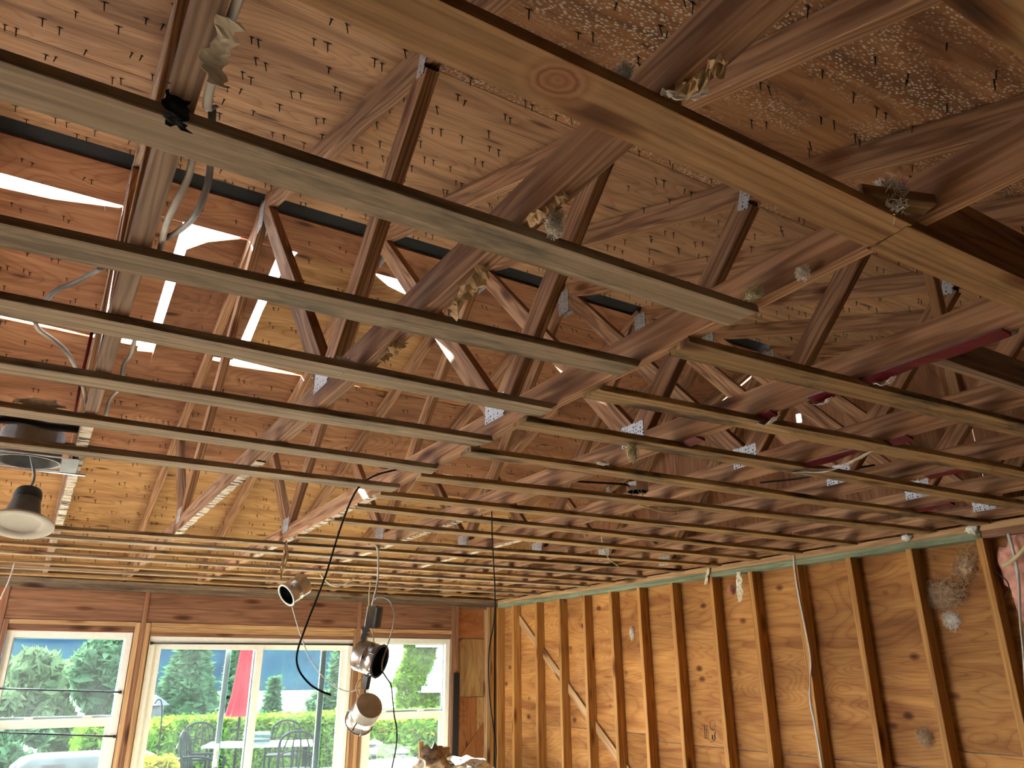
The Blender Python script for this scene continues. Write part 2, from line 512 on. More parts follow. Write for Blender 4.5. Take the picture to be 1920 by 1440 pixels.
def box(name, lo, hi, mat, parent=None, ch=0.0015, grain=0):
    """axis aligned board between two corners, grain along the longest side unless given (0 x, 1 y, 2 z)"""
    lo = Vector(lo); hi = Vector(hi); s = hi-lo; c = (lo+hi)/2
    g = grain if grain is not None else 0
    if grain == 0 and max(s) != s.x:
        g = list(s).index(max(s))
    if g == 0:
        p0, p1, d, t, up = (lo.x, c.y, c.z), (hi.x, c.y, c.z), s.z, s.y, (0, 0, 1)
    elif g == 1:
        p0, p1, d, t, up = (c.x, lo.y, c.z), (c.x, hi.y, c.z), s.z, s.x, (0, 0, 1)
    else:
        p0, p1, d, t, up = (c.x, c.y, lo.z), (c.x, c.y, hi.z), s.y, s.x, (0, 1, 0)
    return board(name, p0, p1, d, t, mat, parent, up, ch=min(ch, d*0.2, t*0.2))


def cr(pts, n):
    P = [Vector(p) for p in pts]
    P = [P[0]*2-P[1]] + P + [P[-1]*2-P[-2]]
    out = []
    for i in range(1, len(P)-2):
        a, b, c, d = P[i-1:i+3]
        for j in range(n):
            t = j/n
            out.append(0.5*((2*b)+(c-a)*t+(2*a-5*b+4*c-d)*t*t+(3*b-a-3*c+d)*t**3))
    out.append(P[-2])
    return out


def tube_mesh(name, pts, r, mat, n=6, sub=6, flat=1.0, r1=None):
    Q = cr(pts, sub) if sub > 1 else [Vector(p) for p in pts]
    o0 = Q[0].copy()
    V = []; Fc = []
    ref = Vector((0.13, 0.21, 1)).normalized()
    for i, q in enumerate(Q):
        tdir = (Q[min(i+1, len(Q)-1)]-Q[max(i-1, 0)]).normalized()
        if abs(tdir.dot(ref)) > 0.95: a = tdir.cross(Vector((1, 0, 0))).normalized()
        else: a = tdir.cross(ref).normalized()
        b = tdir.cross(a)
        rr = r if r1 is None else r+(r1-r)*i/(len(Q)-1)
        for k in range(n):
            an = 2*math.pi*k/n
            V.append(q-o0 + a*(rr*math.cos(an)) + b*(rr*flat*math.sin(an)))
    for i in range(len(Q)-1):
        for k in range(n):
            k2 = (k+1) % n
            Fc.append((i*n+k, i*n+k2, (i+1)*n+k2, (i+1)*n+k))
    Fc.append(tuple(reversed(range(n)))); Fc.append(tuple((len(Q)-1)*n+k for k in range(n)))
    return mesh(name, V, Fc, mat, True), o0


def tube(name, pts, r, mat, parent=None, **kw):
    me, o0 = tube_mesh(name, pts, r, mat, **kw)
    return obj(name, me, Matrix.Translation(o0), parent)


def lathe_mesh(name, prof, mat, n=24, smooth=True, cap=False):
    V = []; Fc = []
    for r, z in prof:
        for k in range(n):
            a = 2*math.pi*k/n; V.append((r*math.cos(a), r*math.sin(a), z))
    for i in range(len(prof)-1):
        for k in range(n):
            k2 = (k+1) % n
            Fc.append((i*n+k, i*n+k2, (i+1)*n+k2, (i+1)*n+k))
    if cap:
        Fc.append(tuple(reversed(range(n)))); Fc.append(tuple((len(prof)-1)*n+k for k in range(n)))
    return mesh(name, V, Fc, mat, smooth)


def axis_m(p, d):
    q = Vector(d).normalized().to_track_quat('Z', 'Y').to_matrix().to_4x4()
    return Matrix.Translation(p) @ q


def prism(name, poly, nrm, mat, parent=None, grain=None):
    """poly: list of 3-D points (one plane), extruded along nrm; grain = local x direction"""
    P = [Vector(p) for p in poly]; nv = Vector(nrm)
    g = Vector(grain) if grain is not None else (P[1]-P[0])
    M = frame(P[0], P[0]+g, nv.normalized())
    Mi = M.inverted()
    q = [Mi @ p for p in P] + [Mi @ (p+nv) for p in P]
    n = len(P)
    Fc = [tuple(reversed(range(n))), tuple(range(n, 2*n))]
    for i in range(n):
        j = (i+1) % n; Fc.append((i, j, n+j, n+i))
    me = mesh(name, q, Fc, mat)
    me.validate()
    return obj(name, me, M, parent)


def blob(name, c, rad, mat, parent=None, amp=0.5, freq=3.0, fibres=0, seed=0, sub=3, flen=0.5, fw=0.00035):
    """a tuft of wool: a noisy lump with loose fibres"""
    import bmesh
    bm = bmesh.new()
    bmesh.ops.create_icosphere(bm, subdivisions=sub, radius=1)
    R = Vector(rad)
    for v in bm.verts:
        d = v.co.copy()
        k = 1 + amp*noise.fractal((d.x*freq+seed, d.y*freq, d.z*freq), 0.9, 2.0, 4)
        v.co = Vector((d.x*R.x*k, d.y*R.y*k, d.z*R.z*k))
    V = [v.co.copy() for v in bm.verts]; Fc = [tuple(x.index for x in f.verts) for f in bm.faces]
    bm.free()
    rr = random.Random(seed)
    for _ in range(fibres):
        b = Vector(rr.choice(V[:200] if len(V) > 200 else V)); d = b.normalized()
        side = Vector((rr.uniform(-1, 1), rr.uniform(-1, 1), rr.uniform(-1, 1)))
        d = (d+side*0.7).normalized(); L = max(R)*flen*rr.uniform(0.4, 1.3)
        w = d.cross(Vector((rr.uniform(-1, 1), rr.uniform(-1, 1), rr.uniform(-1, 1)))).normalized()*fw
        i = len(V)
        m = b*0.9+d*L*0.55+side*L*0.12
        e = b+d*L+Vector((0, 0, -L*0.2))
        V += [b*0.85-w, b*0.85+w, m+w, m-w, e]
        Fc += [(i, i+1, i+2, i+3), (i+3, i+2, i+4)]
    return obj(name, mesh(name, V, Fc, mat, True), Matrix.Translation(c), parent)


def scrap(name, pts, mat, parent=None, w=0.03, crumple=0.012, seed=0, nw=5, sub=5, side=(1, 0, 0.2), widths=None):
    """a torn strip of paper that follows pts, crumpled, with ragged edges and its own small thickness"""
    Q = cr(pts, sub); o0 = Q[0].copy()
    S = Vector(side).normalized(); n = len(Q); V = []; Fc = []
    rr = random.Random(seed)
    th = 0.0012
    for lay in (0, 1):
        for i, q in enumerate(Q):
            u = i/(n-1)
            ww = w if widths is None else np.interp(u, np.linspace(0, 1, len(widths)), widths)
            wl = ww*(0.5+0.45*noise.noise((u*9+seed, 1.3, 0))); wr = ww*(0.5+0.45*noise.noise((u*9, seed, 5.0)))
            td = (Q[min(i+1, n-1)]-Q[max(i-1, 0)]).normalized()
            nn = td.cross(S).normalized()
            for k in range(nw):
                f = k/(nw-1)
                off = -wl+(wl+wr)*f
                z = crumple*noise.noise((u*6+seed, f*3.0, 2.2)) + crumple*0.9*noise.noise((u*15, f*5.0+seed, 1.1))
                V.append(q-o0+S*off+nn*(z+th*lay))
    for lay in (0, 1):
        b = lay*n*nw
        for i in range(n-1):
            for k in range(nw-1):
                f = (b+i*nw+k, b+i*nw+k+1, b+(i+1)*nw+k+1, b+(i+1)*nw+k)
                Fc.append(f if lay else tuple(reversed(f)))
    rim = [i*nw for i in range(n)] + [(n-1)*nw+k for k in range(1, nw)] + [i*nw+nw-1 for i in range(n-2, -1, -1)] + [k for k in range(nw-2, 0, -1)]
    for a, b in zip(rim, rim[1:]+rim[:1]):
        Fc.append((a, b, b+n*nw, a+n*nw))
    return obj(name, mesh(name, V, Fc, mat, False), Matrix.Translation(o0), parent)


def copy_tree(root, loc_shift=(0, 0, 0), parent=None):
    c = root.copy(); COL.objects.link(c)
    if parent is not None:
        c.parent = parent; c.matrix_basis = root.matrix_basis.copy()
    else:
        c.matrix_basis = Matrix.Translation(loc_shift) @ root.matrix_basis
    WM[c.name] = Matrix.Translation(loc_shift) @ WM.get(root.name, Matrix.Identity(4))
    for ch in list(root.children):
        copy_tree(ch, loc_shift, c)
    return c


# ------------------------------------------------------------------ main dimensions (metres, z from the lens)
FLOOR = -CZ
XR = 4.35            # room face of the right wall studs
YB = 7.44            # room face of the window wall studs
YF = -0.75           # wall behind the camera
XL = -3.2            # left wall
ZC = 0.765           # underside of the truss bottom chords
ZS = 0.746           # underside of the furring strips
YR, ZR = 3.42, 2.26  # ridge: underside of the roof boards
SL = 1/3.0
PLT = 0.757          # top of the wall plates


def zt(Y):
    return ZR - abs(Y-YR)*SL


# ------------------------------------------------------------------ floor and unseen walls
fl = empty('floor', (0.6, 3.4, FLOOR), kind='structure')
for i in range(4):
    x0 = XL-0.1+i*1.95
    box('plywood_sheet', (x0, YF, FLOOR-0.04), (x0+1.947, YB+0.09, FLOOR), 'floor_ply', fl)

wl = empty('wall_left', (XL, 3.4, FLOOR), kind='structure')
for i in range(2):
    box('wall_panel', (XL-0.1, YF+i*2.7, FLOOR), (XL, YF+i*2.7+2.697, ZC), 'header_wood', wl)  # unseen panels, dark wood chosen to cut bounced light near the camera
box('wall_panel', (XL-0.1, 7.2, FLOOR), (XL, YB+0.09, ZC), 'drywall', wl)
box('wall_panel', (XL-0.1, 4.65, FLOOR), (XL, 7.2, FLOOR+0.1), 'drywall', wl)
box('header_board', (XL-0.1, 4.65, 0.45), (XL, 7.2, ZC), 'header_wood', wl)  # unseen opening under this board, added to let daylight in from the left
for y in (5.9,):
    box('post', (XL-0.1, y-0.05, FLOOR+0.1), (XL, y+0.05, 0.45), 'header_pale', wl)
for y0, y1 in ((-0.85, 1.0), (1.0, 2.2), (2.2, YR), (YR, 4.1), (5.6, 7.55)):     # unseen gap between panels, added to light the truss sides
    prism('gable_panel', [(XL-0.09, y0+0.002, ZC+0.001), (XL-0.09, y1-0.002, ZC+0.001), (XL-0.09, y1-0.002, zt(y1)-0.001), (XL-0.09, y0+0.002, zt(y0)-0.001)], (0.012, 0, 0), 'roof_ply_red', wl, grain=(0, 0, 1))
wf = empty('wall_front', (0.6, YF, FLOOR), kind='structure')
box('wall_panel', (XL-0.1, YF-0.1, FLOOR), (XR+0.1, YF, ZC), 'felt', wf)  # unseen wall, coloured black to cut light bounced from behind

box('eave_light_stop', (XL-0.1, YF-0.09, ZC), (XR+0.1, YF-0.075, zt(YF-0.08)-0.002), 'header_wood', wf)  # unseen board added to close the front eave against daylight

# ------------------------------------------------------------------ right wall: studs, plates, plywood
wr = empty('wall_right', (XR, 3.4, FLOOR), kind='structure')
stud_far = [7.147, 6.706, 6.297, 5.895, 5.497, 5.117, 4.715, 4.281, 3.896, 3.50, 3.09, 2.68, 2.267, 1.86, 1.455, 1.05, 0.64, 0.235, -0.17, -0.575]
lean = [0.0, 0.0, 0.005, -0.01, -0.02, -0.012, -0.01, -0.012, 0.0, 0.0, 0, 0, 0, 0, 0, 0, 0, 0, 0, 0]
for y, l in zip(stud_far, lean):
    board('stud', (XR+0.0445, y-0.019, FLOOR+0.04), (XR+0.0445, y-0.019-l*0.3, 0.681), 0.089, 0.038, 'stud_wood', wr, up=(1, 0, 0), seg=4, jit=0.003)
box('corner_stud', (XR+0.0, YB-0.002, FLOOR), (XR+0.089, YB+0.05, 0.68), 'stud_wood', wr)
gp = box('top_plate', (XR-0.001, 2.235, 0.679), (XR+0.088, YB+0.01, 0.718), 'plate_green', wr)
gp['label'] = 'green-stained lower top plate'
box('top_plate', (XR-0.001, YF, 0.679), (XR+0.088, 2.231, 0.718), 'header_wood', wr)
box('top_plate', (XR-0.003, YF, 0.7185), (XR+0.088, YB+0.09, 0.757), 'header_pale', wr)
box('bottom_plate', (XR, YF, FLOOR), (XR+0.088, YB, FLOOR+0.039), 'stud_wood', wr)
for y0, y1, zj in ((5.10, 7.53, -0.455), (2.662, 5.096, -0.50), (0.22, 2.658, -0.40), (YF, 0.216, -0.42)):
    box('plywood_sheet', (XR+0.09, y0, zj+0.002), (XR+0.103, y1, 0.757), 'wall_ply', wr, grain=1)
    box('plywood_sheet', (XR+0.09, y0, FLOOR), (XR+0.103, y1, zj-0.002), 'wall_ply', wr, grain=1)
box('light_stop', (XR+0.106, YF, FLOOR), (XR+0.118, YB+0.1, 0.80), 'house_white', wr)  # unseen outer layer, added to stop daylight leaking through the sheet joints
br = board('diagonal_brace', (XR+0.0795, 7.27, 0.66), (XR+0.0795, 4.9, -1.175), 0.075, 0.019, 'header_pale', wr, up=(0, 0.5, 1))
br['label'] = 'diagonal brace let in behind the studs'
# plywood grade stamp: print on the sheet (tiny dark marks, no legible words in the photo)
st = atx(1332, 1372, XR+0.0895)
for dy, dz, w, h in [tuple(q*0.8 for q in e[:2])+tuple(q*0.6 for q in e[2:]) for e in ((0.075, 0.0, 0.012, 0.15), (0.052, -0.02, 0.01, 0.10), (0.03, -0.03, 0.006, 0.12), (-0.02, -0.045, 0.022, 0.05), (-0.05, -0.04, 0.02, 0.06), (-0.03, 0.02, 0.03, 0.006), (-0.05, 0.045, 0.024, 0.006), (0.10, 0.05, 0.012, 0.012), (0.11, 0.02, 0.014, 0.01), (0.0, -0.085, 0.05, 0.006), (0.06, 0.03, 0.006, 0.05), (0.065, -0.06, 0.02, 0.012), (-0.035, -0.07, 0.02, 0.012), (-0.06, -0.005, 0.012, 0.03), (0.04, 0.03, 0.005, 0.06))]:
    m_ = box('ink_mark', (st.x-0.0006, st.y+dy-w/2, st.z+dz-h/2), (st.x+0.0005, st.y+dy+w/2, st.z+dz+h/2), 'felt', wr, ch=0.0001)
ring = []
for k in range(17):
    a = 2*math.pi*k/16
    ring.append((st.x-0.0004, st.y-0.03+0.028*math.cos(a), st.z+0.045+0.035*math.sin(a)))
tube('ink_mark', ring, 0.0012, 'felt', wr, n=4, sub=1)
# gable boarding above the plate
for y0, y1 in ((-0.75, 1.0), (1.0, 2.2), (2.2, 3.33), (3.37, 4.64), (4.64, 5.86), (5.86, 7.53)):
    prism('gable_panel', [(XR+0.092, y0+0.002, 0.758), (XR+0.092, y1-0.002, 0.758), (XR+0.092, y1-0.002, zt(y1)-0.001), (XR+0.092, y0+0.002, zt(y0)-0.001)], (0.012, 0, 0), 'roof_ply_red', wr, grain=(0, 0, 1))
prism('gable_panel', [(XR+0.092, 3.33, 0.758), (XR+0.092, 3.37, 0.758), (XR+0.092, 3.37, 1.67), (XR+0.092, 3.33, 1.665)], (0.012, 0, 0), 'roof_ply_red', wr, grain=(0, 0, 1))
prism('gable_panel', [(XR+0.092, 3.33, 1.73), (XR+0.092, 3.37, 1.735), (XR+0.092, 3.37, zt(3.37)-0.001), (XR+0.092, 3.33, zt(3.33)-0.001)], (0.012, 0, 0), 'roof_ply_red', wr, grain=(0, 0, 1))

# ------------------------------------------------------------------ window wall
wb = empty('wall_back', (0.6, YB, FLOOR), kind='structure')
Y0, Y1 = YB, YB+0.089
box('top_plate', (XL-0.1, Y0-0.004, 0.718), (XR-0.002, Y1, 0.757), 'plate_weathered', wb)
box('top_plate', (XL-0.1, Y0, 0.679), (XR-0.002, Y1, 0.7175), 'plate_weathered', wb)


def vstud(x0, x1, z0=FLOOR, z1=0.678, mat='header_pale', y0=Y0, y1=Y1):
    box('stud', (x0, y0, z0), (x1, y1, z1), mat, wb)


vstud(-0.195, -0.157, mat='header_wood')
vstud(0.836, 0.874, mat='header_wood')
vstud(0.796, 0.834, z1=0.425, mat='header_pale'); vstud(0.876, 0.914, z1=0.425, mat='header_pale')
vstud(2.762, 2.80, mat='header_wood'); vstud(2.802, 2.84, z1=0.425); vstud(2.842, 2.876, z1=0.425, mat='header_wood'); vstud(2.745, 2.76, z1=0.425)
vstud(3.80, 3.838, mat='header_wood'); vstud(3.84, 3.878, mat='header_wood')
vstud(4.226, 4.264, mat='header_pale'); vstud(4.27, 4.308, mat='stud_wood', y0=Y0+0.004)
for x0, x1 in ((-0.155, 0.834), (0.876, 2.76), (2.802, 3.798)):
    box('header_board', (x0, Y0+0.006, 0.432), (x1, Y0+0.05, 0.677), 'header_wood', wb)
for x0, x1, a, b in ((-0.118, 0.795, 'header_pale', 'header_wood'), (0.916, 2.74, 'header_pale', 'header_pale'), (2.88, 3.798, 'header_pale', 'header_wood')):
    box('sub_header', (x0, Y0+0.002, 0.394), (x1, Y1, 0.430), a, wb)
    box('sub_header', (x0, Y0+0.008, 0.352), (x1, Y1, 0.392), b, wb)
vstud(-0.155, -0.12, z1=0.43, mat='header_wood')
box('shim', (0.916, Y0+0.012, 0.321), (2.74, Y1, 0.351), 'header_wood', wb)
box('shim', (-0.155, Y0+0.012, 0.3455), (0.795, Y1, 0.3515), 'header_wood', wb)
box('shim', (0.792, Y0+0.03, FLOOR), (0.7955, Y1, 0.35), 'header_wood', wb)
box('shim', (0.9145, Y0+0.03, FLOOR), (0.9255, Y1, 0.35), 'header_pale', wb)
box('shim', (2.7385, Y0+0.03, FLOOR), (2.7445, Y1, 0.35), 'header_pale', wb)
box('eave_light_stop', (XL-0.1, 7.534, 0.758), (XR+0.1, 7.548, zt(7.548)-0.002), 'header_pale', wb)  # added to block sun coming in through the open eave
# boarding right of the windows
box('sheathing_panel', (3.878, Y1-0.010, 0.36), (4.226, Y1+0.002, 0.677), 'wall_ply_red', wb)
sp = prism('sheathing_panel', [(3.895, Y1-0.012, -0.215), (4.222, Y1-0.012, -0.21), (4.225, Y1-0.012, 0.352), (3.97, Y1-0.012, 0.356), (3.90, Y1-0.012, 0.30)], (0, 0.012, 0), 'wall_ply_pale', wb, grain=(0, 0, 1))
box('sheathing_panel', (3.878, Y1-0.008, FLOOR), (4.15, Y1+0.004, -0.218), 'wall_ply_red', wb, grain=2)
box('sheathing_panel', (4.152, Y1-0.010, FLOOR), (4.226, Y1+0.002, -0.218), 'wall_ply_pale', wb, grain=2)
br2 = prism('sheathing_panel', [(3.93, Y1-0.02, -0.80), (4.224, Y1-0.02, -0.46), (4.224, Y1-0.02, FLOOR+0.01), (3.93, Y1-0.02, FLOOR+0.01)], (0, 0.009, 0), 'wall_ply_red', wb, grain=(0, 0, 1))
box('blocking', (3.88, Y0+0.02, 0.655), (4.225, Y1-0.012, 0.677), 'header_wood', wb)
box('light_stop', (3.86, Y1+0.008, FLOOR), (XR+0.118, Y1+0.02, 0.757), 'house_white', wb)  # outer layer added to block daylight leaking past the panels
box('light_stop', (XL-0.1, Y1+0.008, 0.34), (3.86, Y1+0.02, 0.757), 'house_white', wb)
# part left of the frame
for x0, x1 in ((XL-0.1, -1.75), (-1.748, -0.197)):
    box('sheathing_panel', (x0, Y1-0.01, FLOOR), (x1, Y1+0.004, 0.677), 'wall_ply_red', wb, grain=2)
box('sheathing_panel', (-0.155, Y1-0.004, FLOOR), (0.80, Y1+0.006, -1.0), 'wall_ply_red', wb)
box('sheathing_panel', (2.88, Y1-0.004, FLOOR), (3.80, Y1+0.006, -1.0), 'wall_ply_red', wb)


# ------------------------------------------------------------------ windows and sliding door
def pane(parent, x0, x1, y, z0, z1):
    return box('pane', (x0, y-0.003, z0), (x1, y+0.003, z1), 'window_glass', parent, ch=0.0)


def sash(parent, x0, x1, z0, z1, y, wv=0.035, wh=0.035, mat='white_vinyl', bot=None, dy=0.015):
    bot = bot or wh
    s = box('stile', (x0, y-dy, z0), (x0+wv, y+dy, z1), mat, parent)
    box('stile', (x1-wv, y-dy, z0), (x1, y+dy, z1), mat, parent)
    box('rail', (x0+wv, y-dy, z1-wh), (x1-wv, y+dy, z1), mat, parent)
    box('rail', (x0+wv, y-dy, z0), (x1-wv, y+dy, z0+bot), mat, parent)
    pane(parent, x0+wv-0.005, x1-wv+0.005, y, z0+bot-0.005, z1-wh+0.005)


def hung_window(name, x0, x1, zb, ztop, zrail, catches):
    w = empty(name, ((x0+x1)/2, YB+0.06, zb), kind='structure')
    fw = 0.05
    ya, yb = YB+0.025, YB+0.10
    box('frame', (x0, ya, zb), (x0+fw, yb, ztop), 'white_vinyl', w)
    box('frame', (x1-fw, ya, zb), (x1, yb, ztop), 'white_vinyl', w)
    box('frame', (x0+fw, ya, ztop-fw), (x1-fw, yb, ztop), 'white_vinyl', w)
    box('frame', (x0+fw, ya, zb), (x1-fw, yb, zb+fw), 'white_vinyl', w)
    sash(w, x0+fw-0.012, x1-fw+0.012, zrail-0.01, ztop-fw+0.012, YB+0.085, 0.02, 0.02, 'grey_aluminium', 0.03, 0.01)
    sash(w, x0+fw-0.004, x1-fw+0.004, zb+fw-0.004, zrail+0.002, YB+0.058, 0.045, 0.065, 'white_vinyl', 0.06)
    for cx in catches:
        box('catch', (cx-0.03, YB+0.045, zrail), (cx+0.03, YB+0.068, zrail+0.016), 'white_vinyl', w)
    return w


w1 = hung_window('window_1', -0.115, 0.79, -1.0, 0.345, -0.315, (0.15, 0.56))
w2 = hung_window('window_2', 2.885, 3.795, -1.0, 0.345, -0.34, (3.1, 3.5))
d1 = empty('door_1', (1.83, YB+0.06, FLOOR), kind='structure')
xa, xb, zb_, zt_ = 0.926, 2.738, FLOOR, 0.32
ya, yb = YB+0.02, YB+0.11
box('frame', (xa, ya, zb_), (xa+0.045, yb, zt_), 'white_vinyl', d1)
box('frame', (xb-0.045, ya, zb_), (xb, yb, zt_), 'white_vinyl', d1)
box('frame', (xa+0.045, ya, zt_-0.05), (xb-0.045, yb, zt_), 'white_vinyl', d1)
box('sill', (xa+0.045, ya, zb_), (xb-0.045, yb, zb_+0.05), 'white_vinyl', d1)
sash(d1, 0.968, 1.895, zb_+0.05, zt_-0.048, YB+0.05, 0.062, 0.055, 'white_vinyl', 0.08)
sash(d1, 1.82, 2.697, zb_+0.05, zt_-0.048, YB+0.085, 0.05, 0.05, 'white_vinyl', 0.08)
# insect screen frame parked behind the panels
box('screen_stile', (1.585, YB+0.103, zb_+0.05), (1.63, YB+0.118, zt_-0.05), 'grey_aluminium', d1)
box('screen_stile', (2.46, YB+0.103, zb_+0.05), (2.515, YB+0.118, zt_-0.05), 'grey_aluminium', d1)
hd = atx(408, 1428, 1.60)
box('door_handle', (1.575, YB+0.012, -0.72), (1.602, YB+0.034, -0.545), 'white_vinyl', d1)
box('latch_plate', (1.580, YB+0.006, -0.66), (1.597, YB+0.012, -0.60), 'grey_aluminium', d1)


def rod(a, b, label):
    r = empty('tension_rod', (a+b)/2, label, 'rod')
    tube('rod_tube', [a, b], 0.0065, 'black_rod', r, n=8, sub=1)
    dv = (b-a).normalized()
    for p, s in ((a, 1), (b, -1)):
        tube('end_cap', [p, p+dv*0.018*s], 0.012, 'black_rod', r, n=8, sub=1)


rod(Vector((0.932, YB+0.012, 0.262)), Vector((2.732, YB+0.012, 0.275)), 'thin black tension rod across the top of the sliding door')
rod(aty(-40, 1290, YB+0.02), aty(228, 1298, YB+0.02), 'upper of two thin black rods across the left window')
rod(aty(-40, 1372, YB+0.02), aty(217, 1381, YB+0.02), 'lower of two thin black rods across the left window')
box('black_foam_strip', (3.826, YB-0.014, -1.0), (3.893, YB-0.001, 0.016), 'black_rubber', None)
tag(bpy.data.objects['black_foam_strip'], 'flat black rubber strip standing upright beside the right window', 'strip')

# ------------------------------------------------------------------ roof boards (ceiling)
rc = empty('ceiling', (0.6, YR, ZR), kind='structure')
SHEETS = []


def roof_sheet(poly, far, mat, dz=0.0, thick=0.013, drop=None):
    pts = []
    for i, (x, y) in enumerate(poly):
        z = ZR - (y-YR)*SL if far else ZR + (y-YR)*SL
        if drop: z -= drop[i]
        pts.append((x, y, z+dz))
    nrm = Vector((0, SL if far else -SL, 1)).normalized()*thick
    # counter-clockwise seen from above
    o = prism('plywood_sheet', pts, nrm, mat, rc, grain=(1, 0, 0))
    SHEETS.append((o, poly, far))
    return o


TX = [0.036] + [0.634+0.61*i for i in range(7)]
cut = lambda k: TX[k]+0.019


def near_rows(x0, x1, ys, mats):
    for (a, b), m in zip(zip(ys[1:], ys[:-1]), mats):
        roof_sheet([(x0+0.002, a+0.002), (x1-0.002, a+0.002), (x1-0.002, b-0.002), (x0+0.002, b-0.002)], False, m)


near_rows(-1.785, 0.653, [3.40, 2.44, 1.285, 0.13, -1.1], ['roof_ply', 'roof_ply', 'roof_ply', 'roof_ply'])
near_rows(0.653, 3.093, [3.40, 2.775, 1.618, 0.46, -1.1], ['roof_ply', 'roof_ply', 'roof_ply_mold', 'roof_ply_mold'])
near_rows(3.093, 4.75, [3.40, 2.44, 1.285, 0.13, -1.1], ['roof_ply', 'roof_ply', 'roof_ply_mold', 'roof_ply_mold'])
near_rows(-3.6, -1.785, [3.40, 2.3, 1.15, 0.0, -1.1], ['roof_ply']*4)


def quad(x0, x1, y0, y1):
    return [(x0+0.002, y0), (x1-0.002, y0), (x1-0.002, y1), (x0+0.002, y1)]


for x0, x1 in ((-3.6, -1.175), (-1.175, 1.263), (1.263, 3.703), (3.703, 4.75)):
    roof_sheet(quad(x0, x1, 3.50, 3.716), True, 'roof_ply_red')
# torn row with daylight showing through the gaps
roof_sheet([(-3.6, 3.72), (-0.60, 3.75), (-0.48, 3.80), (-0.26, 3.787), (0.02, 3.735), (0.04, 3.72), (0.312, 3.72), (0.312, 4.655), (0.04, 4.665), (0.02, 4.688), (-0.2, 4.672), (-0.43, 4.665), (-3.6, 4.68)], True, 'roof_ply_red')
roof_sheet([(0.364, 3.885), (0.45, 3.80), (0.60, 3.722), (0.655, 3.718), (0.806, 3.718), (0.803, 4.66), (0.70, 4.665), (0.64, 4.69), (0.352, 4.87)], True, 'roof_ply_red', dz=-0.004, drop=[0.0, 0, 0, 0, 0, 0.0, 0.0, 0.0, 0.045])
roof_sheet([(0.866, 3.84), (0.90, 3.718), (1.34, 3.718), (1.46, 3.782), (1.58, 3.81), (1.62, 3.718), (1.873, 3.718), (1.873, 4.688), (1.245, 4.685), (0.83, 4.655), (0.858, 4.47), (0.852, 4.20)], True, 'roof_ply_gold')  # paler sheet: the glow of sunlight on it is put into the colour
roof_sheet(quad(1.873, 4.75, 3.72, 4.688), True, 'roof_ply_red')
roof_sheet([(-3.6, 4.692), (-0.43, 4.685), (0.02, 4.70), (0.27, 4.70), (0.27, 4.745), (0.355, 4.73), (0.655, 4.70), (0.655, 5.846), (-3.6, 5.846)], True, 'roof_ply_red')
roof_sheet([(0.659, 4.70), (0.75, 4.705), (0.82, 4.72), (1.24, 4.695), (3.091, 4.692), (3.091, 5.846), (0.659, 5.846)], True, 'roof_ply_red')
roof_sheet(quad(3.093, 4.75, 4.692, 5.846), True, 'roof_ply_red')
for x0, x1 in ((-3.6, -1.175), (-1.175, 1.263), (1.263, 3.703), (3.703, 4.75)):
    roof_sheet(quad(x0, x1, 5.85, 7.004), True, 'roof_ply_gold')
    roof_sheet(quad(x0, x1, 7.008, 8.05), True, 'roof_ply_gold')
# roofing felt above the boards, and over the ridge slot
for (a, b, far) in ((-1.15, 3.41, False), (4.76, 8.1, True)):
    for x0, x1 in ((-3.65, 4.8),):
        z = lambda y: (ZR-(y-YR)*SL if far else ZR+(y-YR)*SL)+0.0165
        prism('roofing_felt', [(x0, a, z(a)), (x1, a, z(a)), (x1, b, z(b)), (x0, b, z(b))], (0, 0, 0.004), 'felt', rc, grain=(1, 0, 0))
rf = prism('ridge_felt', [(-3.65, 3.39, ZR+0.006), (4.8, 3.39, ZR+0.006), (4.8, 3.53, ZR-0.018), (-3.65, 3.53, ZR-0.018)], (0, 0, 0.004), 'felt', rc, grain=(1, 0, 0))
rf['label'] = 'black felt over the ridge slot'
# far-slope felt for the strip next to the ridge, right of the tears
prism('roofing_felt', [(1.65, 3.53, zt(3.53)+0.0165), (4.8, 3.53, zt(3.53)+0.0165), (4.8, 4.76, zt(4.76)+0.0165), (1.65, 4.76, zt(4.76)+0.0165)], (0, 0, 0.004), 'felt', rc, grain=(1, 0, 0))

# roofing nails that poke through the boards
def nail_mesh(name, seed):
    rr = random.Random(seed)
    L = rr.uniform(0.022, 0.033); V = []; Fc = []
    tx, ty = rr.uniform(-0.25, 0.25), rr.uniform(-0.2, 0.2)
    for i, (h, r) in enumerate(((0, 0.0021), (0.8, 0.0018))):
        for k in range(4):
            a = math.pi/2*k
            V.append((r*math.cos(a)+tx*h*L, r*math.sin(a)+ty*h*L, -h*L))
    V.append((tx*L, ty*L, -L))
    for k in range(4):
        k2 = (k+1) % 4
        Fc += [(k, k2, 4+k2, 4+k), (4+k, 4+k2, 8)]
    # torn splinter of veneer around the nail
    a, b, w = rr.uniform(0.005, 0.017), rr.uniform(0.005, 0.017), rr.uniform(0.0008, 0.0018)
    i = len(V)
    V += [(-a, 0, -0.0012), (0, -w, -0.004), (b, 0.001, -0.0012), (0, w, -0.003), (0, 0, 0.001)]
    Fc += [(i, i+1, i+2, i+3), (i, i+3, i+4), (i+3, i+2, i+4), (i+2, i+1, i+4), (i+1, i, i+4)]
    return V, Fc


NV = [nail_mesh('nail', s) for s in range(6)]
NM = [mesh('nail', v, f, 'nail_metal') for v, f in NV]


def inside(poly, x, y):
    c = False
    for (xa_, ya_), (xb_, yb_) in zip(poly, poly[1:]+poly[:1]):
        if (ya_ > y) != (yb_ > y) and x < (xb_-xa_)*(y-ya_)/(yb_-ya_)+xa_:
            c = not c
    return c


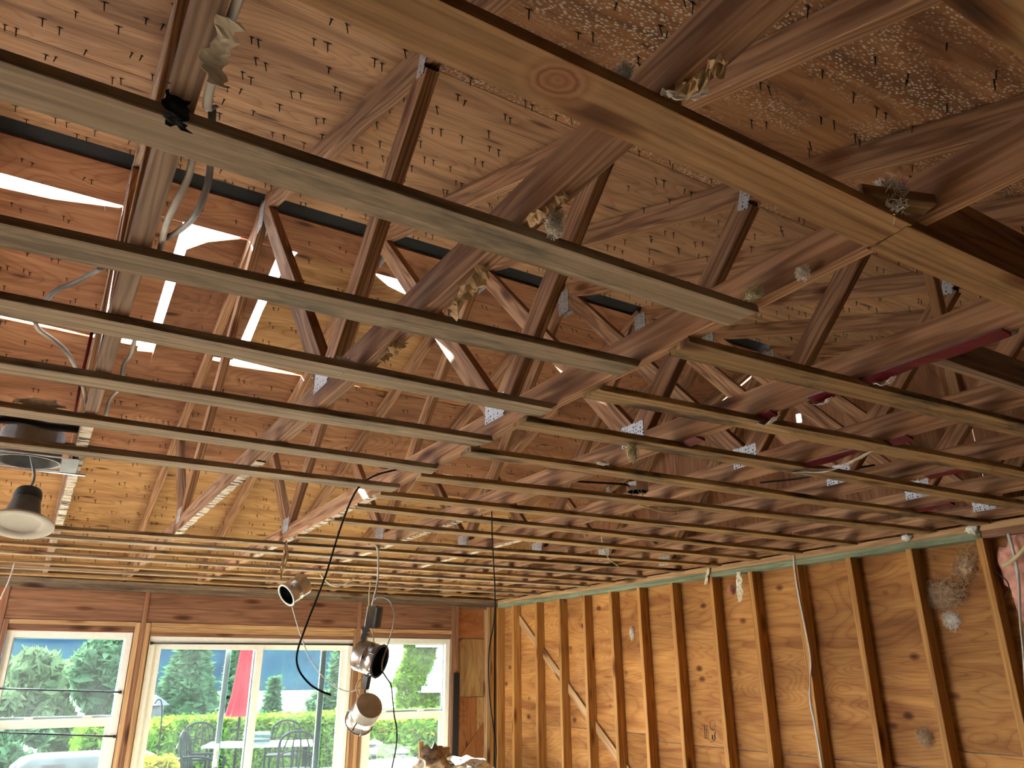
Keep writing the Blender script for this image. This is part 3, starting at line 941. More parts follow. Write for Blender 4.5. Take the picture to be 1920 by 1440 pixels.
nails = []
row = 0
y = 0.62
while y < 7.6:
    x = -0.7+random.uniform(0, .3)
    while x < 4.2:
        for dx in ((0, 0.032) if random.random() < 0.6 else (0,)):
            nails.append((x+dx+random.uniform(-.008, .008), y+random.uniform(-.016, .016)))
        x += random.uniform(0.10, 0.26)
    y += 0.136
n_ind = 0
fwd2 = Vector((_f.x, _f.y))
vis = []
for (x, y) in nails:
    far = y > YR
    z = zt(y)
    d = Vector((x, y, z)); dep = d.dot(_f)
    if dep < 0.3: continue
    px = 960+F_PX*d.dot(R_)/dep; py = 720-F_PX*d.dot(U_)/dep
    if -120 < px < 2040 and -120 < py < 1200:
        vis.append((dep, x, y, z, far))
vis.sort()
stuff = {}
for dep, x, y, z, far in vis:
    for o, poly, fr in SHEETS:
        if fr == far and inside(poly, x, y):
            break
    else:
        continue
    M = Matrix.Translation((x, y, z)) @ Matrix.Rotation((-1 if far else 1)*math.atan(SL)*0.6, 4, 'X') @ Matrix.Rotation(random.uniform(-.25, .25), 4, 'Z')
    if n_ind < 290:
        n_ind += 1
        obj('nail', NM[n_ind % 6], M, o)
    else:
        stuff.setdefault(o.name, []).append((M, n_ind))
for on, lst in stuff.items():
    V = []; Fc = []
    for q, (M, _) in enumerate(lst):
        v, f = NV[q % 6]; b = len(V)
        V += [M @ Vector(p) for p in v]; Fc += [tuple(i+b for i in ff) for ff in f]
    o = obj('nail_points', mesh('nail_points', V, Fc, 'nail_metal'), Matrix.Identity(4), bpy.data.objects[on])
    o['kind'] = 'stuff'

# ------------------------------------------------------------------ roof trusses
P1, P2 = 2.15, 4.69
DEP = 0.089


def make_truss(X, mat, wmat, label, gap=None):
    t = empty('roof_truss', (X+0.019, YR, ZC), label, 'truss', 'roof trusses')
    x = X+0.019
    board('bottom_chord', (x, -0.68, ZC+DEP/2), (x, 7.53, ZC+DEP/2), DEP, 0.038, mat, t, seg=12, jit=0.002)
    a = math.atan(SL); off = DEP/2/math.cos(a)+0.001
    ta = math.tan(a)
    for s in (-1, 1):
        ye = YR+s*4.55
        p0 = (x, ye, zt(ye)-off); p1 = (x, YR, ZR-off)
        board('top_chord', p0, p1, DEP, 0.038, mat, t, s1=-ta, seg=8, jit=0.0015)
        nwY = YR+s*1.93
        pl = YR+s*1.27
        # short web from the lower joint out to the rafter, and the long web up to the peak
        b0 = (x, pl+s*0.03, ZC+DEP+0.012); b1 = (x, nwY, zt(nwY)-off*2-0.03)
        sh = board('web', b0, (x, b1[1], b1[2]+0.03), 0.087, 0.0378, wmat, t, up=(0, s, 1), seg=3, jit=0.0015)
        sh['label'] = 'short web'
        l0 = (x, pl-s*0.03, ZC+DEP+0.012); l1 = (x, YR+s*0.055, ZR-off*2-0.02)
        board('web', l0, l1, 0.087, 0.0378, wmat, t, up=(0, -s, 1), seg=3, jit=0.0015)
        for side in (-0.0203, 0.0203):
            if side > 0 and False: continue
            obj('gusset_plate', GP[0], Matrix.Translation((x+side, pl, ZC+DEP+0.002)), t)
            obj('gusset_plate', GP[1], Matrix.Translation((x+side, nwY+s*0.005, zt(nwY)-off*2+0.02)) @ Matrix.Rotation(-s*a, 4, 'X'), t)
    for side in (-0.0203, 0.0203):
        obj('gusset_plate', GP[2], Matrix.Translation((x+side, YR, ZR-0.125)), t)
    return t


def plate_mesh(w, h):
    a, b, c = w/2, h/2, 0.0009
    V = [(sx*c, sy*a, sz*b) for sx in (-1, 1) for sy in (-1, 1) for sz in (-1, 1)]
    Fc = [(0, 1, 3, 2), (4, 6, 7, 5), (0, 4, 5, 1), (2, 3, 7, 6), (0, 2, 6, 4), (1, 5, 7, 3)]
    return mesh('gusset_plate', V, Fc, 'galvanised_plate')


GP = [plate_mesh(0.13, 0.085), plate_mesh(0.05, 0.10), plate_mesh(0.10, 0.15)]
tl = ['roof truss seen edge-on at the far left with white cables clipped along it',
      'second roof truss from the left, the one with kraft paper stuck to its bottom chord',
      'third roof truss from the left, above the line where the furring strips are butted',
      'fourth roof truss from the left, with a dark red strip along the near bottom chord',
      'fifth roof truss from the left, with white film hanging from its bottom chord',
      'sixth roof truss from the left, third one in from the studded right wall',
      'seventh roof truss from the left, second one in from the studded right wall',
      'last roof truss on the right, standing on the top plate of the studded wall']
TR = []
for i, X in enumerate(TX):
    TR.append(make_truss(X, 'truss_wood_grey' if i == 0 else 'truss_wood', 'web_wood', tl[i]))
make_truss(-0.574, 'truss_wood', 'web_wood', 'roof truss just outside the left edge of the view')

for i, (y0, y1) in ((0, (2.75, 4.75)), (1, (2.9, 4.9)), (2, (3.05, 5.6)), (3, (3.4, 5.4)), (4, (3.8, 5.6))):
    t_ = TR[i]; x = TX[i]
    V = []; Fc = []; n = 40
    for k in range(n+1):
        y = y0+(y1-y0)*k/n
        a_ = x+0.001+0.012*max(0, noise.noise((y*6, i, 1.0))); b_ = x+0.037-0.012*max(0, noise.noise((y*7, i, 6.0)))
        z_ = ZC-0.0022-0.004*abs(noise.noise((y*15, i, 3.0)))
        V += [(a_, y, ZC), (a_, y, z_), (b_, y, z_), (b_, y, ZC)]
        if k:
            q_ = (k-1)*4
            for e in range(3):
                Fc.append((q_+e, q_+e+1, q_+e+5, q_+e+4))
    Fc += [(3, 2, 1, 0), (n*4, n*4+1, n*4+2, n*4+3)]
    M = Matrix.Translation((x, y0, ZC)); Mi = M.inverted()
    po = obj('paper_residue', mesh('paper_residue', [Mi @ Vector(v) for v in V], Fc, 'residue'), M, t_)
    po['label'] = 'torn white paper residue'

# ------------------------------------------------------------------ furring strips
ORD = ['first', 'second', 'third', 'fourth', 'fifth', 'sixth', 'seventh', 'eighth', 'ninth', 'tenth', 'eleventh', 'twelfth', 'thirteenth']
SW = 0.088


def strip(xa_, ya_, xb_, yb_, mat, label, group, seg=14, jit=0.004, bow=0.0, rag=0.012):
    o = board('furring_strip', (xa_, ya_+SW/2, ZS+0.0095), (xb_, yb_+SW/2, ZS+0.0095), 0.0188, SW, mat, None, seg=seg, jit=jit, rag1=rag, rag0=rag, ch=0.0015, bow=bow)
    tag(o, label, 'wood strip', group)
    return o


def lin(y0, x0, y1, x1, x):
    return y0+(y1-y0)*(x-x0)/(x1-x0)


left = [(0.625, 0.627, 1.222), (1.003, 1.014, 1.25), (1.455, 1.393, 1.240), (1.795, 1.786, 1.242), (2.204, 2.176, 1.245), (2.606, 2.61, 1.262), (3.026, 2.985, 1.252)]
for i, (a, b, xe) in enumerate(left):
    strip(-3.15, lin(a, -0.17, b, 1.24, -3.15), xe, lin(a, -0.17, b, 1.24, xe), 'strip_big_knot' if i == 0 else 'strip_grey',
          ('broad furring strip with a big round knot crossing the top of the view' if i == 0 else
           'weathered grey furring strip, %s behind the big knotty one on the left side' % ORD[i-1]), 'left furring strips')
strip(-3.15, 0.23, 4.34, 0.23, 'strip_knotty', 'yellowish board cutting across the top right corner of the view', 'right furring strips')
right = [(0.632, 0.62), (1.213, 1.06), (1.583, 1.42), (1.93, 1.785), (2.32, 2.161), (2.747, 2.465), (3.138, 2.974), (3.44, 3.40), (3.83, 3.76), (4.40, 4.13)]
for i, (a, b) in enumerate(right):
    xs = 1.226 if i == 0 else 1.238+0.012*(i % 3)
    strip(xs, a, 4.34, b, 'strip_knotty' if i == 0 else 'strip_tan',
          'yellow furring strip butted against the end of the big knotty one' if i == 0 else 'mould-stained furring strip, %s behind the nearest yellow one on the right side' % ORD[i-1], 'right furring strips')
farl = [(4.83, 4.50), (5.13, 4.97), (5.50, 5.38), (5.93, 5.75), (6.38, 6.16), (6.75, 6.58), (7.16, 7.0)]
for i, (a, b) in enumerate(farl):
    strip(-3.15, lin(a, -0.2, b, 4.25, -3.15), 4.34, b, 'strip_grey' if i % 2 else 'strip_tan',
          'long pale furring strip over the windows, %s counted from the window wall' % ORD[6-i], 'far furring strips', jit=0.003)

# ------------------------------------------------------------------ blocking and loose boards between the trusses
b = box('blocking_board', (2.50-0.61, 0.985, ZC+0.001), (4.30, 1.023, ZC+0.088), 'truss_wood_grey')
tag(b, 'dark upright blocking board with a pale underside at the right edge', 'board')
b = box('blocking_board', (1.285, 0.645, ZC+0.002), (1.851, 0.683, ZC+0.125), 'truss_wood')
tag(b, 'brown grained blocking board standing on the nearest yellow strip', 'board')
b = board('wood_scrap', (1.095, 0.645, ZC+0.012), (1.238, 0.600, ZC+0.014), 0.022, 0.036, 'strip_tan')
tag(b, 'short block of old wood resting on the big knotty strip', 'wood scrap')
b = box('loose_plank', (-0.72, 3.42, ZC+0.0895), (0.668, 3.55, ZC+0.108), 'dark_plank')
tag(b, 'blackened loose plank lying on the bottom chords above the hanging lamp', 'plank')
b = box('vertical_brace', (2.60, 1.30, ZC+0.09), (2.64, 1.335, 1.5), 'header_pale')
tag(b, 'thin upright brace behind the dark blocking board on the right', 'wood brace')
WM[b.name] = WM[b.name]

# ------------------------------------------------------------------ red vapour-barrier strips
def redstrip(X, y0, y1, label, film=None):
    o = empty('vapour_barrier_strip', (X+0.019, (y0+y1)/2, ZC-0.003), label, 'film strip')
    n = 14; V = []; Fc = []
    for i in range(n+1):
        y = y0+(y1-y0)*i/n
        r1 = 0.006*noise.noise((y*9, X, 0)); r2 = 0.010*noise.noise((y*11, X, 4))
        V += [(X-0.003, y, ZC-0.0012), (X+0.040+r1, y, ZC-0.0012), (X+0.041+r1, y, ZC-0.012+r2), (X-0.002, y, ZC-0.004)]
        if i:
            b = (i-1)*4
            for k in range(4):
                k2 = (k+1) % 4
                Fc.append((b+k, b+4+k, b+4+k2, b+k2))
    Fc += [(0, 1, 2, 3), (n*4+3, n*4+2, n*4+1, n*4)]
    M = Matrix.Translation((X, y0, ZC)); Mi = M.inverted()
    obj('red_band', mesh('red_band', [Mi @ Vector(v) for v in V], Fc, 'red_film'), M, o)
    for k, (ya_, yb_, dz) in enumerate(film or []):
        ym = (ya_+yb_)/2
        scrap('torn_film', [(X+0.030, ya_, ZC-0.014), (X+0.036, ym, ZC-0.016-dz), (X+0.030, yb_, ZC-0.014)], 'white_film', o, w=0.03+dz*0.6, crumple=0.006, seed=k+X, side=(1, 0, 0.35))


redstrip(TX[3], 0.80, 1.36, 'dark red strip stuck under the fourth truss, nearest the right edge', [(1.10, 1.16, 0.01), (1.30, 1.36, 0.006)])
redstrip(TX[3], 1.50, 1.60, 'short dark red scrap under the fourth truss, just behind a strip', [(1.50, 1.58, 0.01)])
redstrip(TX[3], 1.82, 2.02, 'dark red strip under the fourth truss near its metal plate', [])
redstrip(TX[4], 1.44, 1.95, 'dark red strip with torn white film under the fifth truss', [(1.58, 1.94, 0.03)])
redstrip(TX[5], 1.55, 1.75, 'small dark red strip under the sixth truss', [])
redstrip(TX[6], 2.0, 2.2, 'faded red scrap under the seventh truss near the right wall', [])

# ------------------------------------------------------------------ paper scraps and wool tufts
def pscrap(pts, mat, label, cat='paper scrap', **kw):
    return tag(scrap('paper_scrap', pts, mat, None, **kw), label, cat)


XB_ = TX[1]
pscrap([(0.078, 0.80, ZC-0.001), (0.080, 0.835, ZC-0.008), (0.074, 0.865, ZC-0.02), (0.085, 0.875, ZC-0.045)], 'cream_paper', 'torn cream paper stuck on the leftmost truss at the top of the view', w=0.030, crumple=0.003, seed=3, side=(1, 0.1, 0.1))
KZ = ZC-0.006
pscrap([atz(1262, 172, KZ), atz(1290, 165, KZ-0.006), atz(1318, 150, KZ-0.012), atz(1338, 122, KZ-0.008), atz(1362, 128, KZ-0.014)], 'kraft_paper', 'torn kraft paper hanging from the second truss above the big knotty strip', w=0.034, crumple=0.016, seed=5, side=(0.5, 0.8, -0.2))
pscrap([atz(1240, 168, KZ), atz(1262, 178, KZ-0.008), atz(1300, 182, KZ-0.012), atz(1326, 172, KZ-0.01)], 'white_film', 'crinkled shiny scrap below the torn kraft paper on the second truss', w=0.010, crumple=0.006, seed=6, side=(0.3, 0.8, -0.2))
pscrap([atz(1060, 362, KZ), atz(1045, 380, KZ-0.008), atz(1020, 398, KZ-0.012), atz(990, 418, KZ-0.004)], 'kraft_paper', 'crumpled kraft paper on the second truss behind the big knotty strip', w=0.030, crumple=0.018, seed=8, side=(0.8, 0.6, 0.3))
pscrap([atz(908, 500, KZ), atz(890, 530, KZ-0.012), atz(868, 556, KZ-0.010), atz(850, 590, KZ-0.02)], 'kraft_paper', 'ragged kraft paper dangling from the second truss between the first two grey strips', w=0.045, crumple=0.022, seed=12, side=(0.9, 0.4, 0.3))
pscrap([atz(757, 640, KZ), atz(742, 652, KZ-0.010), atz(735, 664, KZ-0.006), atz(720, 675, KZ-0.016)], 'kraft_paper', 'brown torn paper on the second truss below the second grey strip', w=0.035, crumple=0.018, seed=15, side=(0.9, 0.4, 0.2))
pc = atx(1385, 1075, XR-0.004)
pscrap([pc+Vector((0, 0, 0.01)), pc+Vector((-0.008, 0.0, -0.06)), pc+Vector((-0.004, 0.008, -0.13)), pc+Vector((-0.012, 0.012, -0.20))], 'cream_paper', 'long cream paper strip hanging from the green top plate', w=0.05, crumple=0.01, seed=21, side=(0, 1, 0), widths=[0.04, 0.05, 0.055, 0.03])
pc = aty(1905, 605, 0.92)
pscrap([pc, pc+Vector((-0.03, 0.0, -0.02)), pc+Vector((-0.06, 0.01, -0.045))], 'gypsum', 'crumbling gypsum scrap hanging at the right edge', w=0.05, crumple=0.02, seed=25, side=(0.3, 0.2, 1))
pc = atz(537, 1012, ZS-0.004)
pscrap([pc, pc+Vector((0.0, -0.01, -0.08)), pc+Vector((-0.008, -0.01, -0.16)), pc+Vector((-0.015, -0.01, -0.23))], 'kraft_paper', 'narrow brown paper strip hanging from the far furring strips left of the lamps', w=0.04, crumple=0.01, seed=31, side=(1, -0.4, 0), widths=[0.008, 0.034, 0.03, 0.006])
pc = atx(1330, 1062, XR-0.01)
pscrap([pc, pc+Vector((-0.01, 0.02, -0.06)), pc+Vector((-0.01, 0.05, -0.13))], 'cream_paper', 'pale torn paper over the green plate left of the long cream strip', w=0.03, crumple=0.01, seed=33, side=(0, 1, 0))


def wisp(p, rad, mat, label, seed, n=420, fw=0.0007, stretch=(0, 0, 0)):
    """loose glass wool: only fibres, curled and matted together"""
    r = random.Random(seed); R = Vector(rad); V = []; Fc = []
    import bmesh
    bm = bmesh.new(); bmesh.ops.create_icosphere(bm, subdivisions=3, radius=1)
    for v in bm.verts:
        d0 = v.co.normalized(); k0 = 0.42*(1+0.9*noise.fractal(d0*2.4+Vector((seed, 0, 0)), 0.8, 2.0, 4))
        V.append(Vector((d0.x*R.x*k0, d0.y*R.y*k0, d0.z*R.z*k0)))
    Fc += [tuple(x.index for x in f.verts) for f in bm.faces]; bm.free()
    for _ in range(n):
        q = Vector((r.gauss(0, .38), r.gauss(0, .38), r.gauss(0, .38)))
        q = q*min(1.0, 0.62/max(q.length, 1e-6)) if q.length > 0.62 else q
        k = 0.6+0.9*noise.noise(q*2.2+Vector((seed, 0, 0)))
        q = Vector((q.x*R.x, q.y*R.y, q.z*R.z))*max(0.35, 1+k*0.5) + Vector(stretch)*r.uniform(-.5, .5)
        d = Vector((r.uniform(-1, 1)*R.x, r.uniform(-1, 1)*R.y, r.uniform(-1, 1)*R.z))*0.55
        c_ = Vector((r.uniform(-1, 1), r.uniform(-1, 1), r.uniform(-1, 1)))*min(R)*0.6
        w = d.cross(Vector((r.uniform(-1, 1), r.uniform(-1, 1), r.uniform(-1, 1))))
        if w.length < 1e-9: continue
        w = w.normalized()*fw
        pts = [q-d*0.5, q-d*0.17+c_*0.7, q+d*0.17+c_, q+d*0.5]
        i = len(V)
        for pp in pts: V += [pp-w, pp+w]
        Fc += [(i, i+1, i+3, i+2), (i+2, i+3, i+5, i+4), (i+4, i+5, i+7, i+6)]
    return tag(obj('insulation_tuft', mesh('insulation_tuft', V, Fc, mat), Matrix.Translation(p)), label, 'insulation tuft')


def tuft(p, rad, mat, label, seed, fibres=60, amp=0.7, cat='insulation tuft', **kw):
    return tag(blob('insulation_tuft', p, rad, mat, None, amp=amp, fibres=fibres, seed=seed, **kw), label, cat)


wisp(atz(1668, 366, ZC+0.022), (0.030, 0.026, 0.038), 'wool_white', 'white wool tuft on the big knotty strip beside the third truss', 2, n=420, fw=0.0008)
wisp(atz(1040, 418, ZC-0.02), (0.014, 0.020, 0.030), 'wool_white', 'white wool tuft hanging below the crumpled kraft paper', 4, n=420, fw=0.0008)
wisp(atz(1172, 134, ZC+0.014), (0.011, 0.011, 0.012), 'wool_white', 'small fuzzy tuft on the upper edge of the big knotty strip', 6, n=420, fw=0.0005)
wisp(atz(1505, 512, ZC-0.004), (0.013, 0.013, 0.013), 'wool_white', 'tiny white tuft under the third truss', 8, n=420, fw=0.0005)
wisp(atz(1412, 550, ZC-0.006), (0.019, 0.024, 0.015), 'wool_yellow', 'small tuft at the end of the first grey strip', 9, n=420, fw=0.0005)
wisp(atz(1186, 843, ZS-0.02), (0.021, 0.018, 0.053), 'wool_yellow', 'yellow wool tuft dangling from a mould-stained strip', 10, n=420, fw=0.0008)
tuft(atz(1130, 868, ZC+0.0), (0.03, 0.012, 0.008), 'wool_white', 'white wool crumbs lying on a strip under the fourth truss', 11, 30)
wisp(atz(645, 685, ZC+0.004), (0.030, 0.018, 0.021), 'wool_white', 'white wool wisp on the second truss above the third grey strip', 12, n=420, fw=0.0008)
tuft(atz(75, 757, ZC+0.02), (0.06, 0.02, 0.012), 'wool_white', 'white crumbs lying on the fifth grey strip at the left edge', 13, 30)
tuft(atx(1700, 1008, XR-0.012), (0.012, 0.03, 0.022), 'gypsum', 'plaster lump on the green plate', 14, 0, amp=0.5)
tuft(atx(1822, 992, XR-0.012), (0.012, 0.035, 0.024), 'gypsum', 'plaster lump at the near end of the green plate', 16, 0, amp=0.5)
wisp(atx(1765, 1115, XR+0.075), (0.030, 0.150, 0.090), 'wool_brown', 'brownish wool clump clinging to the wall plywood between the last two studs', 18, n=900, fw=0.0008, stretch=(0, 0.0, 0.0))
wisp(atx(1810, 1062, XR+0.08), (0.022, 0.075, 0.090), 'wool_brown', 'wispy wool strand above the brownish clump', 19, n=500, fw=0.0008, stretch=(0, 0.10, -0.16))
wisp(atx(1783, 1163, XR+0.08), (0.018, 0.060, 0.053), 'wool_white', 'pale wool tuft below the brownish clump', 20, n=420, fw=0.0008)
wisp(atx(1733, 1382, XR+0.08), (0.018, 0.053, 0.060), 'wool_brown', 'small wool tuft low on the right wall', 22, n=420, fw=0.0008)
wisp(atx(1185, 1188, XR+0.08), (0.018, 0.030, 0.060), 'wool_white', 'white wool shred on the wall plywood in the middle bays', 23, n=420, fw=0.0008)
wisp(atx(1372, 1107, XR+0.08), (0.018, 0.038, 0.038), 'wool_pink', 'pinkish wool bit on the plywood behind the cream paper', 24, n=420, fw=0.0008)

# pink insulation batt in the last stud bay
bt = blob('insulation_batt', (XR+0.045, 2.03, 0.47), (0.026, 0.145, 0.24), 'wool_pink', None, amp=0.35, freq=2.2, fibres=160, seed=41, sub=4, flen=0.12)
tag(bt, 'pink fibreglass batt stuffed in the stud bay at the right edge', 'insulation')
bt = blob('insulation_batt', (XR+0.045, 1.96, 0.16), (0.024, 0.08, 0.13), 'wool_pink', None, amp=0.4, freq=2.0, fibres=80, seed=45, sub=4, flen=0.12)
tag(bt, 'lower torn end of the pink fibreglass at the right edge', 'insulation')

# ------------------------------------------------------------------ cables
def cable(pts, r, mat, label, **kw):
    o = tube('cable', pts, r, mat, None, **kw)
    return tag(o, label, 'cable')


xa_ = TX[0]+0.044
cable([(xa_, 0.4, ZC+0.03), (xa_+0.004, 0.7, ZC+0.012), (xa_+0.002, 0.86, ZC+0.01), (xa_+0.006, 0.97, ZC-0.005), (xa_+0.02, 1.0, ZC+0.02)], 0.0065, 'cable_white', 'flat white cable clipped along the leftmost truss at the top of the view', flat=0.5)
cable([atz(398, 205, ZC+0.03), atz(395, 300, ZC+0.05), atz(388, 350, ZC+0.02), atz(365, 405, ZC-0.01), atz(330, 437, ZC+0.01), atz(312, 445, ZC+0.03)], 0.006, 'cable_grey', 'grey cable looping down beside the leftmost truss in front of the daylight gap')
cable([atz(362, 290, ZC+0.03), atz(352, 335, ZC+0.02), atz(330, 380, ZC), atz(312, 420, ZC-0.002), atz(300, 470, ZC+0.02)], 0.006, 'cable_white', 'white cable drooping just left of the grey loop')
cable([atz(195, 500, 0.80), atz(140, 530, 0.81), atz(105, 545, 0.81), atz(72, 580, 0.79)], 0.006, 'cable_grey', 'short grey cable arc between the second and third grey strips at the left')
cable([atz(66, 603, 0.80), atz(73, 618, 0.80), atz(100, 637, 0.81), atz(125, 660, 0.81), atz(142, 690, 0.81), atz(158, 735, 0.80), atz(165, 790, 0.80)], 0.006, 'cable_white', 'white cable with a hooked end hanging left of the leftmost truss')
cable([atz(254, 632, 0.80), atz(245, 665, 0.80), atz(232, 685, 0.79), atz(228, 712, 0.79)], 0.0055, 'cable_white', 'short white cable right of the leftmost truss below the third grey strip')
cable([atz(224, 730, 0.80), atz(206, 750, 0.80), atz(197, 785, 0.79)], 0.0055, 'cable_white', 'crinkled white cable end right of the leftmost truss near the fifth grey strip')
cable([atz(172, 625, 0.82), atz(155, 700, 0.82), atz(140, 775, 0.82)], 0.004, 'umbrella_red', 'pinkish red cable running beside the leftmost truss')
cable([atz(-30, 786, 0.84), atz(40, 788, 0.845), atz(90, 799, 0.84), atz(165, 806, 0.84)], 0.016, 'black_rubber', 'thick black hose lying over the strips at the left edge', n=8)
cable([aty(745, 880, 2.95), aty(700, 893, 3.0), aty(668, 920, 3.05), aty(640, 985, 3.08), aty(610, 1080, 3.1), aty(575, 1170, 3.1), aty(557, 1225, 3.1), aty(560, 1255, 3.1), aty(578, 1280, 3.1), aty(600, 1295, 3.1), aty(620, 1303, 3.1)], 0.0042, 'black_rubber', 'black cable hanging in a long curve in front of the sliding door', n=8)
cable([aty(922, 952, 3.3), aty(923, 1010, 3.3), aty(928, 1110, 3.3), aty(926, 1165, 3.3), aty(917, 1220, 3.3), aty(917, 1290, 3.3), aty(923, 1350, 3.3), aty(930, 1400, 3.3), aty(928, 1450, 3.3), aty(922, 1560, 3.3)], 0.0032, 'black_rubber', 'thin dark cable hanging straight down in front of the room corner', n=6)
yc = 4.45
cable([aty(688, 1021, yc), aty(703, 1021, yc), aty(709, 1040, yc), aty(708, 1090, yc), aty(702, 1118, yc), aty(697, 1140, yc)], 0.006, 'cable_white', 'white cable dropping from the strips to the grey junction box')
cable([aty(699, 1146, yc-0.01), aty(699, 1128, yc-0.02), aty(712, 1120, yc-0.04), aty(730, 1126, yc-0.05), aty(739, 1150, yc-0.05), aty(737, 1175, yc-0.05), aty(728, 1205, yc-0.05), aty(717, 1240, yc-0.06), aty(716, 1258, yc-0.06)], 0.0045, 'cable_white', 'white cable arching over from the grey junction box to the upper can light')
cable([aty(716, 1258, yc-0.06), aty(724, 1270, yc-0.06), aty(733, 1285, yc-0.06), aty(736, 1310, yc-0.06), aty(739, 1340, yc-0.06), aty(744, 1370, yc-0.06), aty(742, 1405, yc-0.06), aty(735, 1440, yc-0.06), aty(728, 1500, yc-0.06)], 0.0042, 'black_rubber', 'thin black cable trailing down from the upper can light past the right window')
cable([aty(695, 1090, yc), aty(692, 1118, yc), aty(692, 1145, yc)], 0.0035, 'cable_yellow', 'yellowish cable into the top of the grey junction box')
cable([aty(696, 1178, yc), aty(700, 1192, yc), aty(701, 1208, yc)], 0.0035, 'cable_yellow', 'yellowish cable between the grey junction box and the upper can light')
cable([aty(548, 1138, 4.7), aty(557, 1170, 4.7), aty(567, 1200, 4.68), aty(580, 1232, 4.65), aty(605, 1268, 4.6), aty(630, 1288, 4.55), aty(655, 1297, 4.5), aty(675, 1290, 4.46)], 0.0035, 'cable_white', 'thin white cable swooping from the small can light to the lower can lights')
cable([aty(600, 1076, 5.9), aty(608, 1086, 5.9), aty(620, 1096, 5.9), aty(632, 1099, 5.9), aty(648, 1094, 5.9), aty(664, 1084, 5.9)], 0.005, 'cable_white', 'short white cable sagging under the far strips')
cable([aty(1198, 945, 2.75), aty(1210, 950, 2.75), aty(1250, 960, 2.72), aty(1300, 955, 2.7)], 0.004, 'cable_yellow', 'cream cable lying across the chords in the middle of the ceiling')
cable([aty(1322, 902, 2.5), aty(1338, 888, 2.5), aty(1352, 878, 2.5), aty(1370, 875, 2.5)], 0.0035, 'cable_white', 'short pale wire curling beside the fifth truss')
cable([aty(1128, 992, 3.9), aty(1130, 1020, 3.9), aty(1140, 1045, 3.9), aty(1160, 1062, 3.9)], 0.004, 'cable_yellow', 'cream cable end dangling over the right part of the room')
cable([aty(0, 1124, 6.45), aty(16, 1090, 6.45), aty(26, 1060, 6.45), aty(27, 1050, 6.45)], 0.005, 'cable_white', 'thin wire hanging at the left edge above the left window')
sx = XR-0.006
cable([atx(1488, 960, sx-0.02), atx(1489, 1055, sx), atx(1498, 1120, sx), atx(1510, 1180, sx), atx(1519, 1230, sx-0.03), atx(1520, 1262, sx-0.05), atx(1519, 1310, sx-0.05), atx(1530, 1370, sx-0.01), atx(1541, 1440, sx), atx(1560, 1560, sx)], 0.007, 'cable_white', 'white cable bowing loose along a stud on the right wall', flat=0.5)
cable([atx(1890, 1000, sx), atx(1900, 1035, sx-0.01), atx(1910, 1090, sx-0.02), atx(1913, 1160, sx-0.02), atx(1920, 1230, sx-0.02), atx(1925, 1330, sx)], 0.009, 'cable_white', 'thick white cable pair running down at the right edge', flat=0.6)
cable([atx(1935, 1010, sx-0.03), atx(1918, 1032, sx-0.03), atx(1900, 1050, sx-0.02), atx(1880, 1061, sx-0.01)], 0.011, 'cable_yellow', 'cut cream cable end poking out over the pink batt', n=8)
cable([atx(1862, 1068, sx), atx(1875, 1078, sx-0.02), atx(1888, 1090, sx-0.02), atx(1892, 1105, sx-0.02), atx(1885, 1118, sx-0.02)], 0.0035, 'black_rubber', 'black wire hooked over the pink batt')

p = atz(1195, 914, 0.80)
eb = empty('octagon_box', p, 'small round metal wiring box with loose wires between the middle trusses', 'electrical box')
obj('box_shell', lathe_mesh('box_shell', [(0.048, -0.02), (0.05, -0.02), (0.05, 0.02), (0.0005, 0.022)], 'can_metal', n=8, smooth=False), Matrix.Translation(p), eb)
obj('box_lining', lathe_mesh('box_lining', [(0.047, -0.019), (0.046, 0.015), (0.0005, 0.016)], 'can_inside', n=8, smooth=False), Matrix.Translation(p), eb)
for k in range(3):
    a_ = k*2.1
    tube('wire_tail', [p+Vector((0.01*math.cos(a_), 0.01*math.sin(a_), 0.01)), p+Vector((0.03*math.cos(a_), 0.03*math.sin(a_), -0.03)), p+Vector((0.045*math.cos(a_+1), 0.04*math.sin(a_), -0.035))], 0.0025, 'cable_white', eb, n=5)
cable([atz(1075, 902, 0.80), atz(1120, 905, 0.80), atz(1170, 908, 0.80), p+Vector((-0.05, 0, 0.0))], 0.005, 'black_rubber', 'dark cable running into the round metal wiring box')
cable([atz(1425, 905, 0.875), atz(1500, 897, 0.875), atz(1560, 885, 0.875), atz(1640, 872, 0.875)], 0.005, 'black_rubber', 'dark cable lying on the chords near the right wall')
p = atz(330, 208, ZS+0.004)
tag(scrap('tar_scrap', [p+Vector((0.0, -0.012, 0.032)), p+Vector((0, -0.010, 0.012)), p+Vector((0.002, 0.002, -0.008)), p+Vector((0.004, 0.02, -0.012))], 'felt', None, w=0.03, crumple=0.005, seed=91, side=(1, 0.1, 0)), 'black tar paper scrap folded over the first grey strip at the leftmost truss', 'scrap')

